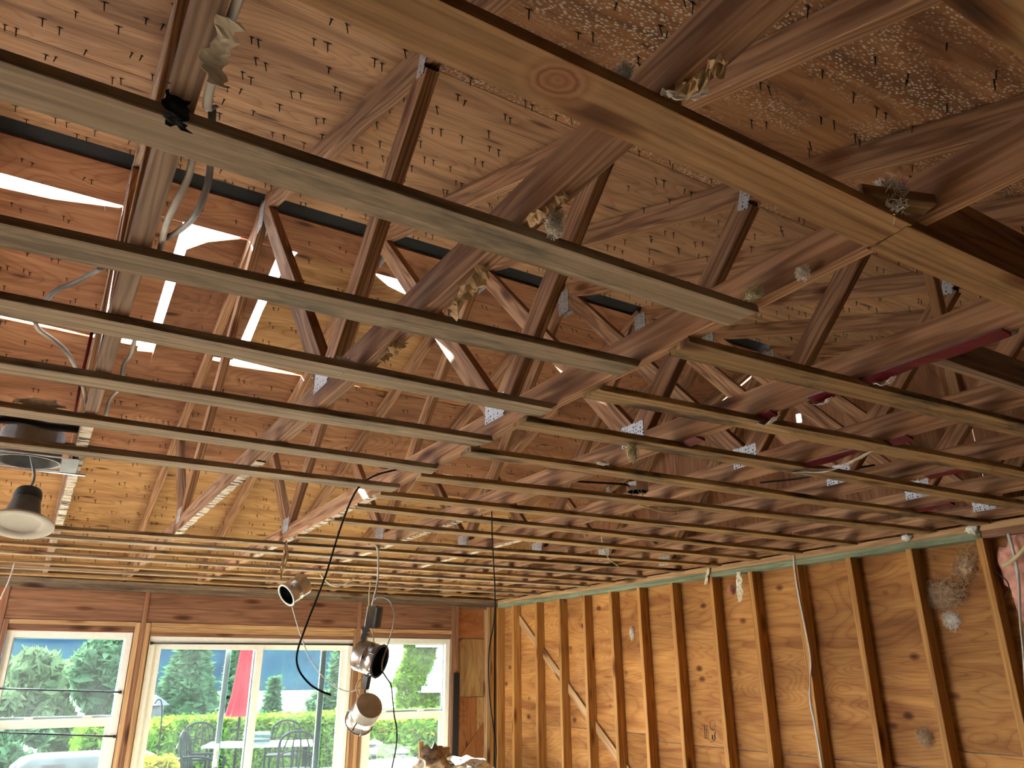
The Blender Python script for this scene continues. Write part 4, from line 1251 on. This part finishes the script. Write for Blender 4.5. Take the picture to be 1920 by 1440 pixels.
# ------------------------------------------------------------------ can lights
def can(p_open, axis, r, h, label, body='can_metal', rim='trim_white', inside='can_inside', cap=True):
    """axis points from the open mouth to the closed top"""
    c = empty('can_light', p_open, label, 'lamp', 'hanging can lights')
    M = axis_m(p_open, axis)
    obj('can_body', lathe_mesh('can_body', [(r*1.05, 0.0), (r*1.05, 0.006), (r, 0.008), (r, h*0.5), (r*1.02, h*0.51), (r*1.02, h*0.54), (r, h*0.55), (r, h-0.008), (r*0.96, h)], body), M, c)
    obj('can_top', lathe_mesh('can_top', [(r*0.97, h-0.002), (r*0.6, h+0.001), (r*0.3, h+0.001), (0.0005, h+0.001)], body), M, c)
    obj('can_lining', lathe_mesh('can_lining', [(r*0.97, 0.001), (r*0.96, h*0.3), (r*0.95, h*0.92), (0.0005, h*0.93)], inside), M, c)
    obj('rim', lathe_mesh('rim', [(r*0.95, 0.002), (r*0.96, -0.004), (r*1.08, -0.004), (r*1.10, 0.003), (r*1.05, 0.006)], rim), M, c)
    so = lathe_mesh('lamp_socket', [(0.02, h*0.92), (0.02, h*0.6), (0.014, h*0.58), (0.0005, h*0.58)], 'trim_white', n=12)
    obj('lamp_socket', so, M, c)
    for k in range(3):
        a = 2*math.pi*k/3+0.4
        q = M @ Vector((r*1.03*math.cos(a), r*1.03*math.sin(a), h*0.25))
        q2 = M @ Vector((r*1.12*math.cos(a), r*1.12*math.sin(a), 0.0))
        tube('spring_clip', [q, q2], 0.003, 'can_metal_dark', c, n=5, sub=1)
    return c


Dn = -U_
# small can, tipped, mouth to the lower left
p = aty(537, 1116, 4.75)
can(p, (R_*0.62+U_*0.34+_f*0.80), 0.066, 0.14, 'bright metal can light with a white rim tipped to the lower left below the strips', 'can_metal')
cable([aty(553, 1098, 4.8), aty(562, 1088, 4.82), aty(572, 1078, 4.85)], 0.007, 'cable_white', 'short grey lead holding the tipped can light to the strips')
# middle can, lying on its side, mouth to the right
p = aty(712, 1240, 4.40)
can(p, (-R_*0.95+U_*0.14+_f*0.40), 0.088, 0.145, 'large dark metal can light lying sideways with its black mouth to the right', 'can_metal_dark', 'black_plastic')
# lowest can, mouth down left
p = aty(674, 1352, 4.45)
can(p, (R_*0.42+U_*0.72-_f*0.5), 0.077, 0.17, 'pale metal can light hanging lowest, closed end up', 'can_metal', 'black_plastic')
# junction boxes and bracket
jb = empty('junction_box', aty(692, 1160, 4.45), 'grey junction box with a hanging bracket above the sideways can light', 'electrical box')
M = axis_m(aty(690, 1180, 4.45), U_*1+R_*0.12)
def boxm(name, w, d, h, mat):
    V = [(sx*w/2, sy*d/2, sz*h) for sz in (0, 1) for sx, sy in ((-1, -1), (1, -1), (1, 1), (-1, 1))]
    Fc = [(3, 2, 1, 0), (4, 5, 6, 7), (0, 1, 5, 4), (1, 2, 6, 5), (2, 3, 7, 6), (3, 0, 4, 7)]
    return mesh(name, V, Fc, mat)
obj('box_body', boxm('box_body', 0.05, 0.045, 0.115, 'black_plastic'), axis_m(aty(703, 1175, 4.45), U_+R_*0.15+_f*0.1) @ Matrix.Rotation(0.7, 4, 'Z'), jb)
obj('box_cover', boxm('box_cover', 0.055, 0.006, 0.12, 'can_paint_grey'), axis_m(aty(691, 1175, 4.42), U_+R_*0.15+_f*0.1) @ Matrix.Rotation(0.2, 4, 'Z'), jb)
scrap('bracket', [aty(689, 1172, 4.43), aty(683, 1190, 4.43), aty(680, 1206, 4.43)], 'black_plastic', jb, w=0.045, crumple=0.0, seed=2, side=R_, widths=[0.05, 0.04, 0.022])
tube('cable_clamp', [aty(698, 1147, 4.44), aty(700, 1140, 4.44)], 0.010, 'trim_white', jb, n=8, sub=1)
jb = empty('junction_box', aty(686, 1285, 4.42), 'small black connector block between the two lower can lights', 'electrical box')
obj('box_body', boxm('box_body', 0.032, 0.03, 0.075, 'black_plastic'), axis_m(aty(685, 1291, 4.42), U_+R_*0.2) @ Matrix.Rotation(0.5, 4, 'Z'), jb)
tube('lead', [aty(684, 1291, 4.42), aty(685, 1300, 4.43), aty(690, 1308, 4.45)], 0.005, 'black_rubber', jb)
tube('lead', [aty(688, 1270, 4.42), aty(691, 1258, 4.42), aty(688, 1252, 4.42)], 0.005, 'black_rubber', jb)
cable([aty(683, 1272, 4.42), aty(672, 1278, 4.42), aty(668, 1290, 4.42), aty(672, 1302, 4.43), aty(680, 1310, 4.45)], 0.004, 'cable_yellow', 'yellowish loop of cable beside the small connector block')
cable([aty(672, 1352, 4.36), aty(666, 1360, 4.33), aty(661, 1370, 4.32)], 0.0035, 'black_rubber', 'short black wire tail under the lowest can light')

# recessed light left of the frame: housing over the strips and its retrofit trim hanging on a wire
hc = Vector((-0.105, 3.30, ZC-0.01))
ho = empty('recessed_light_housing', hc, 'round metal recessed light housing above the strips at the left edge', 'lamp housing')
obj('housing_can', lathe_mesh('housing_can', [(0.112, -0.006), (0.104, -0.006), (0.104, 0.0), (0.098, 0.10), (0.0005, 0.105)], 'can_paint_grey'), Matrix.Translation(hc), ho)
obj('housing_shell', lathe_mesh('housing_shell', [(0.112, -0.006), (0.108, 0.0), (0.106, 0.11), (0.0005, 0.115)], 'can_paint_grey'), Matrix.Translation(hc), ho)
for x0, x1, y0, y1 in ((-0.16, -0.108, -0.12, 0.12), (0.108, 0.165, -0.12, 0.12), (-0.108, 0.108, 0.108, 0.13), (-0.108, 0.108, -0.13, -0.108)):
    box('mounting_pan', (hc.x+x0, hc.y+y0, hc.z-0.003), (hc.x+x1, hc.y+y1, hc.z-0.001), 'can_paint_grey', ho, ch=0.0)
for sx_ in (-0.19,):
    box('hanger_bar', (hc.x-0.3, hc.y+0.132, hc.z-0.004), (hc.x+0.20, hc.y+0.152, hc.z+0.001), 'can_metal_dark', ho, ch=0.0005)
pt = aty(36, 985, 3.26)
lt = empty('retrofit_lamp', pt, 'white round lamp trim with a dark cone hanging on a wire at the left edge', 'lamp')
axl = (U_*0.93 + Vector((0, 0, 1))*0.25 - R_*0.02)
M = axis_m(pt, (0.05, 0.33, 1))
obj('trim_ring', lathe_mesh('trim_ring', [(0.066, 0.010), (0.072, 0.003), (0.108, 0.0), (0.112, 0.003), (0.110, 0.006), (0.062, 0.013)], 'trim_white', n=36), M, lt)
obj('lens', lathe_mesh('lens', [(0.0005, 0.012), (0.05, 0.0115), (0.067, 0.0095)], 'trim_white', n=36), M, lt)
obj('heat_sink', lathe_mesh('heat_sink', [(0.063, 0.012), (0.060, 0.035), (0.052, 0.075), (0.046, 0.10), (0.046, 0.104)], 'lamp_cone', n=36), M, lt)
obj('driver_cap', lathe_mesh('driver_cap', [(0.047, 0.102), (0.047, 0.125), (0.042, 0.142), (0.02, 0.147), (0.0005, 0.147)], 'black_plastic', n=24), M, lt)
top = M @ Vector((0, 0, 0.152))
tube('wire', [top, top+Vector((0.004, 0, 0.05)), hc+Vector((0.0, 0, 0.04)), hc+Vector((0.0, 0, 0.09))], 0.005, 'can_paint_grey', lt)

# ------------------------------------------------------------------ debris heap in the far right corner
hp = blob('debris_heap', (3.62, 6.78, FLOOR+0.33), (0.50, 0.40, 0.44), 'rubble', None, amp=0.35, freq=2.2, seed=61, sub=4)
tag(hp, 'heap of plaster and wool rubble on the floor under the right window', 'debris')
q = aty(872, 1424, 6.6)
tag(blob('insulation_batt', q+Vector((0.0, 0.06, -0.09)), (0.26, 0.16, 0.10), 'wool_white', None, amp=0.4, freq=2.0, fibres=60, seed=64, sub=4, flen=0.15), 'white wool batt lying on top of the debris heap', 'insulation')
q = aty(818, 1412, 6.6)
tag(blob('crumpled_paper', q+Vector((-0.02, 0, -0.06)), (0.15, 0.10, 0.11), 'foil_paper', None, amp=0.7, freq=3.4, seed=83, sub=3), 'crumpled brown foil-faced paper on the debris heap', 'paper')
q = aty(789, 1390, 6.6)
b = board('wood_scrap', q+Vector((0.03, 0, -0.32)), q, 0.02, 0.045, 'strip_tan', None, up=(0, 1, 0))
tag(b, 'thin wooden lath sticking up from the debris heap', 'wood scrap')

# ------------------------------------------------------------------ outdoors
GZ = FLOOR-0.12
pa = prism('patio', [(-12, YB+0.12, GZ), (14, YB+0.12, GZ), (14, 19.0, GZ), (-12, 19.0, GZ)], (0, 0, -0.15), 'concrete')
tag(pa, kind='structure')
sd_ = prism('side_yard', [(XL-0.1, -6, GZ), (XL-0.1, YB+0.12, GZ), (-14, YB+0.12, GZ), (-14, -6, GZ)], (0, 0, -0.15), 'concrete')
tag(sd_, kind='structure')


def grid(name, x0, x1, y0, y1, nx, ny, fz, mat):
    V = []; Fc = []
    for j in range(ny+1):
        for i in range(nx+1):
            x = x0+(x1-x0)*i/nx; y = y0+(y1-y0)*j/ny
            V.append((x, y, fz(x, y)))
    for j in range(ny):
        for i in range(nx):
            a = j*(nx+1)+i; Fc.append((a, a+1, a+nx+2, a+nx+1))
    o = obj(name, mesh(name, V, Fc, mat, True), Matrix.Identity(4))
    return tag(o, kind='structure')


def hill_ground(x, y):
    t = min(1, max(0, (y-19)/60)); return GZ-0.2-11.5*t*t*(3-2*t) + 0.4*noise.noise((x*.05, y*.05, 0))


grid('garden_slope', -40, 80, 19.0, 95, 24, 20, hill_ground, 'lawn')
lk = prism('lake', [(-500, 60, -13), (900, 60, -13), (900, 900, -13), (-500, 900, -13)], (0, 0, -0.5), 'lake_water'); tag(lk, kind='structure')


def hills(x, y):
    h = (y-760)/260.0
    h = max(0, min(1, h)); return -13.5+h*(150+60*noise.noise((x*.004, y*.004, 3))) + 10*h*noise.fractal((x*.02, y*.02, 0), 1, 2, 3)


grid('far_hills', -300, 1100, 740, 1150, 110, 40, hills, 'forest')


def leaves(n, sampler, size, seed, elong=1.6):
    """many small bent leaves as one mesh"""
    r = np.random.default_rng(seed)
    P, Nn = sampler(r, n)
    d = r.normal(size=(n, 3)); d /= np.linalg.norm(d, axis=1)[:, None]
    u = np.cross(d, Nn+r.normal(size=(n, 3))*0.4); u /= np.linalg.norm(u, axis=1)[:, None]+1e-9
    v = np.cross(u, d)
    s = size*r.uniform(0.6, 1.4, size=(n, 1))
    A = P-u*s*elong; B = P+v*s*0.6; C = P+u*s*elong; D = P-v*s*0.6
    V = np.stack([A, B, C, D], 1).reshape(-1, 3)
    return V


def leafobj(name, V, mat, parent, M):
    n = len(V)//4
    me = bpy.data.meshes.new(name)
    me.vertices.add(len(V)); me.vertices.foreach_set('co', V.astype(np.float32).ravel())
    me.loops.add(n*4); me.loops.foreach_set('vertex_index', np.arange(n*4, dtype=np.int32))
    me.polygons.add(n); me.polygons.foreach_set('loop_start', np.arange(0, n*4, 4, dtype=np.int32))
    me.polygons.foreach_set('loop_total', np.full(n, 4, dtype=np.int32))
    me.update(calc_edges=True); me.materials.append(MAT[mat])
    o = obj(name, me, M, parent); o['kind'] = 'stuff'
    return o


def hedge(name, x0, x1, y0, y1, z0, z1, label, n=9000, seed=1, leaf='leaf_hedge', top='leaf_yellow', size=0.035, toph=0.10, cat='hedge'):
    c = Vector(((x0+x1)/2, (y0+y1)/2, z0))
    h = empty(name, c, label, cat)
    M = Matrix.Translation(c)
    w, d, hh = (x1-x0)/2, (y1-y0)/2, z1-z0
    V = []; Fc = []
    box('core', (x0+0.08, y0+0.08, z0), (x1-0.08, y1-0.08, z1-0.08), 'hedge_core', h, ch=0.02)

    def front(r, n):
        a = r.uniform(0, 1, n)
        P = np.empty((n, 3)); Nn = np.zeros((n, 3))
        af = 2*w*hh; at_ = 2*w*2*d; as_ = 2*d*hh
        tot = af+at_+2*as_
        m1 = a < af/tot; m2 = (a >= af/tot) & (a < (af+at_)/tot); m3 = a >= (af+at_)/tot
        x = r.uniform(-w, w, n); y_ = r.uniform(-d, d, n); z = r.uniform(0, hh, n)
        P[:, 0] = x; P[:, 1] = y_; P[:, 2] = z
        j = r.normal(0, 0.035, n)
        P[m1, 1] = -d+j[m1]; Nn[m1, 1] = -1
        P[m2, 2] = hh+j[m2]; Nn[m2, 2] = 1
        sg = np.where(r.random(n) < 0.5, -1, 1)
        P[m3, 0] = sg[m3]*w+j[m3]; Nn[m3, 0] = sg[m3]
        return P, Nn
    leafobj('foliage', leaves(n, front, size, seed), leaf, h, M)
    if top:  # yellow leaves put the sunlight on the top into the colour
        def tp(r, n):
            P = np.stack([r.uniform(-w, w, n), r.uniform(-d-0.03, d, n), hh+r.uniform(-toph, 0.05, n)], 1)
            return P, np.tile([0, 0, 1.0], (n, 1))
        leafobj('sunlit_top', leaves(n//3, tp, size, seed+50), top, h, M)
    return h


hz = lambda px, py, Y: aty(px, py, Y).z
hedge('hedge', 2.75, 9.4, 17.2, 18.3, GZ, hz(350, 1352, 17.2), 'long clipped hedge behind the patio table seen through the sliding door', 16000, 3)
hedge('hedge', 5.05, 7.0, 12.6, 13.6, GZ, hz(760, 1352, 12.6), 'hedge with a sunlit yellow top seen through the right window', 9000, 5, toph=0.22)
hedge('hedge', 1.03, 2.28, 14.0, 15.2, GZ, hz(150, 1366, 14.0), 'short hedge with a sunlit yellow top seen through the left window', 6000, 7, toph=0.10)
hedge('shrub', 1.22, 1.50, 10.9, 11.3, GZ, hz(285, 1372, 10.9), 'small yellow shrub at the left edge of the sliding door', 2000, 9, toph=0.2, cat='shrub')
hedge('shrub', 1.28, 1.62, 9.6, 9.9, GZ, hz(310, 1432, 9.6), 'low pale shrub at the bottom of the sliding door', 1500, 10, leaf='leaf_yellow', cat='shrub')


def tree(name, base, H, R, label, seed, leaf='leaf_tree', n=3720, size=0.20, kind='round', low=0.25):
    t = empty(name, base, label, 'tree')
    M = Matrix.Translation(base)
    b = Vector(base)
    tube('trunk', [b, b+Vector((0.1, 0, H*0.4)), b+Vector((0.0, 0.1, H*0.9))], H*0.022, 'bark', t, n=8, r1=H*0.004)
    rr = random.Random(seed)
    if kind == 'round':
        cl = [(rr.gauss(0, R*0.42), rr.gauss(0, R*0.42), H*low+rr.uniform(0.05, 0.95)*H*(1-low)) for _ in range(26)]
        cl = [(x*(1.15-abs(z/H-0.5)), y*(1.15-abs(z/H-0.5)), z, R*rr.uniform(0.22, 0.4)) for x, y, z in cl]
        for k in range(7):
            c = cl[k]
            tube('branch', [b+Vector((0, 0, H*0.25)), b+Vector((c[0]*0.5, c[1]*0.5, c[2]*0.75)), b+Vector(c[:3])], H*0.009, 'bark', t, n=5, r1=0.01)

        def smp(r, n):
            C = np.array(cl); i = r.integers(0, len(C), n)
            d = r.normal(size=(n, 3)); d /= np.linalg.norm(d, axis=1)[:, None]
            rad = C[i, 3]*r.uniform(0.25, 1.2, n)
            return C[i, :3]+d*rad[:, None], d
    else:
        def smp(r, n):
            lev = r.integers(0, 16, n)/16.0
            u = np.clip(lev+r.normal(0, 0.008, n), 0, 1)
            br_ = r.integers(0, 11, n)*2*np.pi/11 + lev*7.1
            a = br_+r.normal(0, 0.16, n)
            f = r.uniform(0.05, 1, n)**0.7
            rad = R*(1-u)**0.85*f*(0.8+0.3*np.sin(br_*3))
            z = H*(low+(1-low)*u) - 0.22*R*f*(1-u) + r.normal(0, 0.03*H/8, n)
            P = np.stack([rad*np.cos(a), rad*np.sin(a), z], 1)
            return P, np.tile([0, 0, 1.0], (n, 1))
    leafobj('foliage', leaves(n, smp, size, seed, 1.9), leaf, t, M)
    return t


def gz(x, y):
    return hill_ground(x, y) if y > 19 else GZ


def tree_at(name, px, ptop, Y, H_, Rpx, label, seed, **kw):
    p = aty(px, 1300, Y); zt_top = aty(px, ptop, Y).z
    zb2 = gz(p.x, Y); H2 = zt_top-zb2
    dep = Vector((p.x, Y, 0)).dot(_f)
    return tree(name, (p.x, Y, zb2-0.1), H2, Rpx*dep/F_PX, label, seed, **kw)


tree_at('broadleaf_tree', 55, 1222, 30, 0, 62, 'pale green tree at the left of the left window', 101, leaf='leaf_olive', n=4340, size=0.16, low=0.3)
tree_at('broadleaf_tree', 125, 1212, 38, 0, 40, 'tall narrow olive tree in the middle of the left window', 103, leaf='leaf_olive', n=3100, size=0.19)
tree_at('broadleaf_tree', 195, 1196, 34, 0, 62, 'dense green tree at the right of the left window', 105, n=4960, size=0.19, low=0.3)
tree_at('conifer_tree', 352, 1178, 32, 0, 74, 'broad conifer in the left pane of the sliding door', 107, leaf='leaf_conifer', n=8060, size=0.19, kind='conifer', low=0.3)
tree_at('conifer_tree', 445, 1150, 40, 0, 42, 'dark conifer behind the folded red umbrella', 109, leaf='leaf_conifer', n=4960, size=0.20, kind='conifer', low=0.25)
tree_at('conifer_tree', 513, 1262, 45, 0, 36, 'small conifer in front of the lake', 111, leaf='leaf_conifer', n=2790, size=0.19, kind='conifer', low=0.25)
tree_at('conifer_tree', 645, 1165, 36, 0, 48, 'conifer at the right edge of the sliding door', 113, leaf='leaf_conifer', n=4960, size=0.20, kind='conifer', low=0.25)
tree_at('broadleaf_tree', 735, 1185, 30, 0, 62, 'leafy tree filling the left of the right window', 115, n=6820, size=0.16, low=0.2)
tree_at('broadleaf_tree', 600, 1292, 60, 0, 22, 'small round tree by the lake shore', 117, n=1550, size=0.25)
tree_at('broadleaf_tree', 20, 1352, 20.5, 0, 55, 'dark shrubby tree behind the covered barbecue', 119, n=3100, size=0.10, low=0.05)

# patio furniture
def chair(p, ang, label):
    c = empty('patio_chair', p, label, 'chair', 'metal patio chairs')
    Mr = Matrix.Translation(p) @ Matrix.Rotation(ang, 4, 'Z')
    T = lambda *q: Mr @ Vector(q)
    r = 0.02
    box_pts = [(-.26, -.25), (.26, -.25), (.26, .25), (-.26, .25)]
    me = boxm('seat', 0.52, 0.5, 0.03, 'patio_metal')
    obj('seat', me, Mr @ Matrix.Translation((0, 0, 0.42)), c)
    for x in (-.25, .25):
        tube('leg', [T(x, .24, 0), T(x, .22, .43), T(x, .22, .62)], r, 'patio_metal', c, n=6)
        tube('leg', [T(x, -.30, 0), T(x, -.24, .43)], r, 'patio_metal', c, n=6)
        tube('armrest', [T(x, .25, .60), T(x*1.1, .0, .66), T(x, -.28, .66)], r, 'patio_metal', c, n=6)
    bf = tube('backrest_frame', [T(-.25, -.24, .43), T(-.25, -.33, .85), T(-.15, -.36, .97), T(0, -.37, 1.0), T(.15, -.36, .97), T(.25, -.33, .85), T(.25, -.24, .43)], r, 'patio_metal', c, n=6)
    for x in (-.15, -.05, .05, .15):
        tube('backrest_slat', [T(x, -.25, .45), T(x*1.3, -.30, .7), T(x*0.8, -.355, .97)], 0.012, 'patio_metal', c, n=5)
    tube('backrest_slat', [T(-.25, -.30, .68), T(0, -.31, .74), T(.25, -.30, .68)], 0.012, 'patio_metal', c, n=5)
    return c


TZ = -1.06
tcn = Vector((3.75, 14.3, 0))
tb = empty('patio_table', (tcn.x, tcn.y, GZ), 'pale rectangular patio table with dark legs in front of the hedge', 'table')
obj('table_top', boxm('table_top', 1.75, 1.05, 0.03, 'table_glass'), Matrix.Translation((tcn.x, tcn.y, TZ-0.03)) @ Matrix.Rotation(-0.35, 4, 'Z'), tb)
for sx_, sy_ in ((-1, -1), (1, -1), (1, 1), (-1, 1)):
    q = Matrix.Rotation(-0.35, 4, 'Z') @ Vector((sx_*0.75, sy_*0.42, 0))
    tube('leg', [(tcn.x+q.x, tcn.y+q.y, GZ), (tcn.x+q.x*0.97, tcn.y+q.y*0.97, TZ-0.03)], 0.025, 'patio_metal', tb, n=8, sub=1)
for k in range(5):
    o = obj('folded_mat', boxm('folded_mat', 0.44-0.02*(k % 3), 0.3, 0.034, 'mat_teal' if k % 2 else 'mat_pale'), Matrix.Translation((3.62+0.01*(k % 2), 14.15, TZ+0.036*k)) @ Matrix.Rotation(-0.3+0.08*(k % 3), 4, 'Z'))
    tag(o, 'folded mat on the patio table, %s from the bottom of the pile' % ORD[k], 'mat', 'mats on the table')
chair(Vector((2.72, 13.5, GZ)), -2.0, 'dark metal patio chair at the left end of the table')
chair(Vector((3.95, 13.0, GZ)), -0.25, 'dark metal patio chair with its back to the sliding door, right of the door stile')
chair(Vector((4.45, 15.5, GZ)), 2.7, 'dark metal patio chair beyond the right end of the table')
chair(Vector((2.95, 15.7, GZ)), 2.8, 'dark metal patio chair behind the table below the umbrella')
chair(Vector((5.35, 14.1, GZ)), 1.4, 'dark metal patio chair at the far right of the sliding door')
um = empty('patio_umbrella', (3.57, 15.25, GZ), 'folded dark red patio umbrella standing behind the table', 'umbrella')
ub = Vector((3.57, 15.25, 0))
tube('pole', [(ub.x, ub.y, GZ), (ub.x, ub.y, 0.8)], 0.022, 'patio_metal', um, n=8, sub=1)
V = []; Fc = []
prof = [(hz(440, 1345, 14.9), 0.26), (-0.62, 0.22), (-0.3, 0.16), (0.1, 0.13), (0.5, 0.10), (0.75, 0.03)]
for z, r in prof:
    for k in range(32):
        a = 2*math.pi*k/32
        rr = r*(1+0.16*math.cos(a*8))
        V.append((rr*math.cos(a), rr*math.sin(a), z))
for i in range(len(prof)-1):
    for k in range(32):
        Fc.append((i*32+k, i*32+(k+1) % 32, (i+1)*32+(k+1) % 32, (i+1)*32+k))
Fc.append(tuple(range(32)))
obj('canopy', mesh('canopy', V, Fc, 'umbrella_red', True), Matrix.Translation((ub.x, ub.y, 0)), um)
obj('base', lathe_mesh('base', [(0.24, 0), (0.24, 0.06), (0.05, 0.09), (0.04, 0.3)], 'patio_metal', n=20, cap=True), Matrix.Translation((ub.x, ub.y, GZ)), um)

# covered barbecue
bz = hz(100, 1417, 10.2)
bb = empty('covered_barbecue', (0.85, 10.4, GZ), 'barbecue under a grey cover below the left window', 'barbecue')
V = []; Fc = []
nx, nz = 26, 10
def bbr(u, v):
    w = 0.80*(1-0.10*max(0, v-0.8)/0.2); d = 0.34
    a = 2*math.pi*u
    x = w*np.sign(math.cos(a))*abs(math.cos(a))**0.35; y = d*np.sign(math.sin(a))*abs(math.sin(a))**0.35
    k = 1+0.03*noise.noise((u*20, v*2.5, 0))
    return x*k, y*k
HH = bz-GZ
lv = [0, .25, .5, .75, .9, .97, 1.0]; sc_ = [1.05, 1.03, 1.0, 0.98, 0.95, 0.88, 0.75]
for v, s in zip(lv, sc_):
    for k in range(64):
        x, y = bbr(k/64, v); V.append((x*s, y*s, HH*v+(0.02*noise.noise((k*.3, 1, v)) if 0 < v < 1 else 0)))
for i in range(len(lv)-1):
    for k in range(64):
        Fc.append((i*64+k, i*64+(k+1) % 64, (i+1)*64+(k+1) % 64, (i+1)*64+k))
Fc.append(tuple((len(lv)-1)*64+k for k in range(64)))
obj('cover', mesh('cover', V, Fc, 'bbq_cover', True), Matrix.Translation((0.85, 10.4, GZ)), bb)
q = aty(100, 1438, 10.035)
obj('badge', boxm('badge', 0.22, 0.006, 0.075, 'slate'), Matrix.Translation((q.x, 10.02, q.z-0.05)), bb)

# garden lantern on a post, and a plant hook
q = aty(286, 1345, 18.6)
ln = empty('garden_lantern', (q.x, 18.6, GZ), 'small roofed garden lantern left of the broad conifer', 'lantern')
obj('post', boxm('post', 0.08, 0.08, q.z-GZ-0.05, 'slate'), Matrix.Translation((q.x, 18.6, GZ)), ln)
obj('lantern_body', boxm('lantern_body', 0.34, 0.34, 0.28, 'slate'), Matrix.Translation((q.x, 18.6, q.z-0.05)), ln)
obj('roof', lathe_mesh('roof', [(0.30, 0), (0.18, 0.10), (0.02, 0.2), (0.0005, 0.24)], 'slate', n=4, smooth=False), Matrix.Translation((q.x, 18.6, q.z+0.23)), ln)
tag(tube('plant_hook', [(aty(300, 1440, 12).x, 12, GZ), aty(302, 1360, 12), aty(303, 1318, 12), aty(296, 1312, 12), aty(290, 1320, 12)], 0.008, 'patio_metal'), 'thin metal plant hook in front of the hedge at the left of the door', 'hook')

# neighbouring white house with ivy, pagoda lights and a low white wall
hy = 22.0
pL = aty(795, 1300, hy)
nh = empty('neighbour_house', (pL.x+2.5, hy, GZ), 'white neighbouring house overgrown with ivy in the right window', 'house')
box('wall', (pL.x, hy, GZ-1), (pL.x+6, hy+6, 3.2), 'house_white', nh)
box('balcony', (pL.x-0.25, hy-0.5, hz(790, 1290, hy)-0.12), (pL.x+4, hy+0.0, hz(790, 1290, hy)+0.06), 'house_white', nh)
q = aty(815, 1265, hy)
wn = box('window', (q.x-0.25, hy-0.04, q.z-0.4), (q.x+0.25, hy-0.001, q.z+0.4), 'house_white', nh)
box('pane', (q.x-0.2, hy-0.05, q.z-0.34), (q.x+0.2, hy-0.041, q.z+0.34), 'house_glass', wn)
box('eave', (pL.x-0.5, hy-0.7, hz(800, 1215, hy)), (pL.x+6, hy+0.2, hz(800, 1215, hy)+0.35), 'house_white', nh)


def ivy_s(r, n):
    z = r.uniform(GZ, 2.2, n); x0_ = pL.x-0.75+0.25*np.sin(z*2.1)-np.where(z < -0.3, 0.0, 0.25)
    w = np.where(z < hz(790, 1290, hy), 2.2, 0.95)
    return np.stack([x0_+r.uniform(0, 1, n)*w, hy-0.12-r.uniform(0, 0.25, n), z], 1), np.tile([0, -1.0, 0.3], (n, 1))


iv = leafobj('ivy', leaves(9000, ivy_s, 0.06, 77), 'leaf_ivy', None, Matrix.Identity(4))
tag(iv, 'bright green ivy climbing the corner of the white house', 'ivy', kind='stuff')
wyy = 9.9
lw = box('garden_wall', (3.9, wyy, GZ), (6.2, wyy+0.18, hz(730, 1426, wyy)), 'house_white')
tag(lw, 'low white garden wall at the bottom of the right window', 'wall')
for px, py, lab in ((701, 1398, 'left pagoda light behind the low white wall'), (753, 1414, 'right pagoda light behind the low white wall')):
    q = aty(px, py, 10.6)
    pg = empty('pagoda_light', (q.x, 10.6, GZ), lab, 'garden light', 'pagoda lights')
    obj('post', boxm('post', 0.06, 0.06, q.z-GZ-0.1, 'patio_metal'), Matrix.Translation((q.x, 10.6, GZ)), pg)
    obj('light_body', boxm('light_body', 0.08, 0.08, 0.12, 'slate'), Matrix.Translation((q.x, 10.6, q.z-0.1)), pg)
    obj('cap', lathe_mesh('cap', [(0.13, 0), (0.11, 0.02), (0.03, 0.05), (0.0005, 0.075)], 'lamp_cap', n=4, smooth=False), Matrix.Translation((q.x, 10.6, q.z+0.02)), pg)

# ------------------------------------------------------------------ summer haze over the lake
hm, ht, hout = nt('haze')
vs = N(ht, 'VolumeScatter'); vs.inputs['Color'].default_value = (0.12, 0.42, 1.0, 1); vs.inputs['Density'].default_value = 0.00003
link(ht, vs, 0, hout, 'Volume')
V = [(x, y, z) for z in (-12.9, 320) for x, y in ((-600, 110), (1200, 110), (1200, 1300), (-600, 1300))]
hzo = obj('haze', mesh('haze', V, [(3, 2, 1, 0), (4, 5, 6, 7), (0, 1, 5, 4), (1, 2, 6, 5), (2, 3, 7, 6), (3, 0, 4, 7)], 'haze'))
tag(hzo, kind='structure')
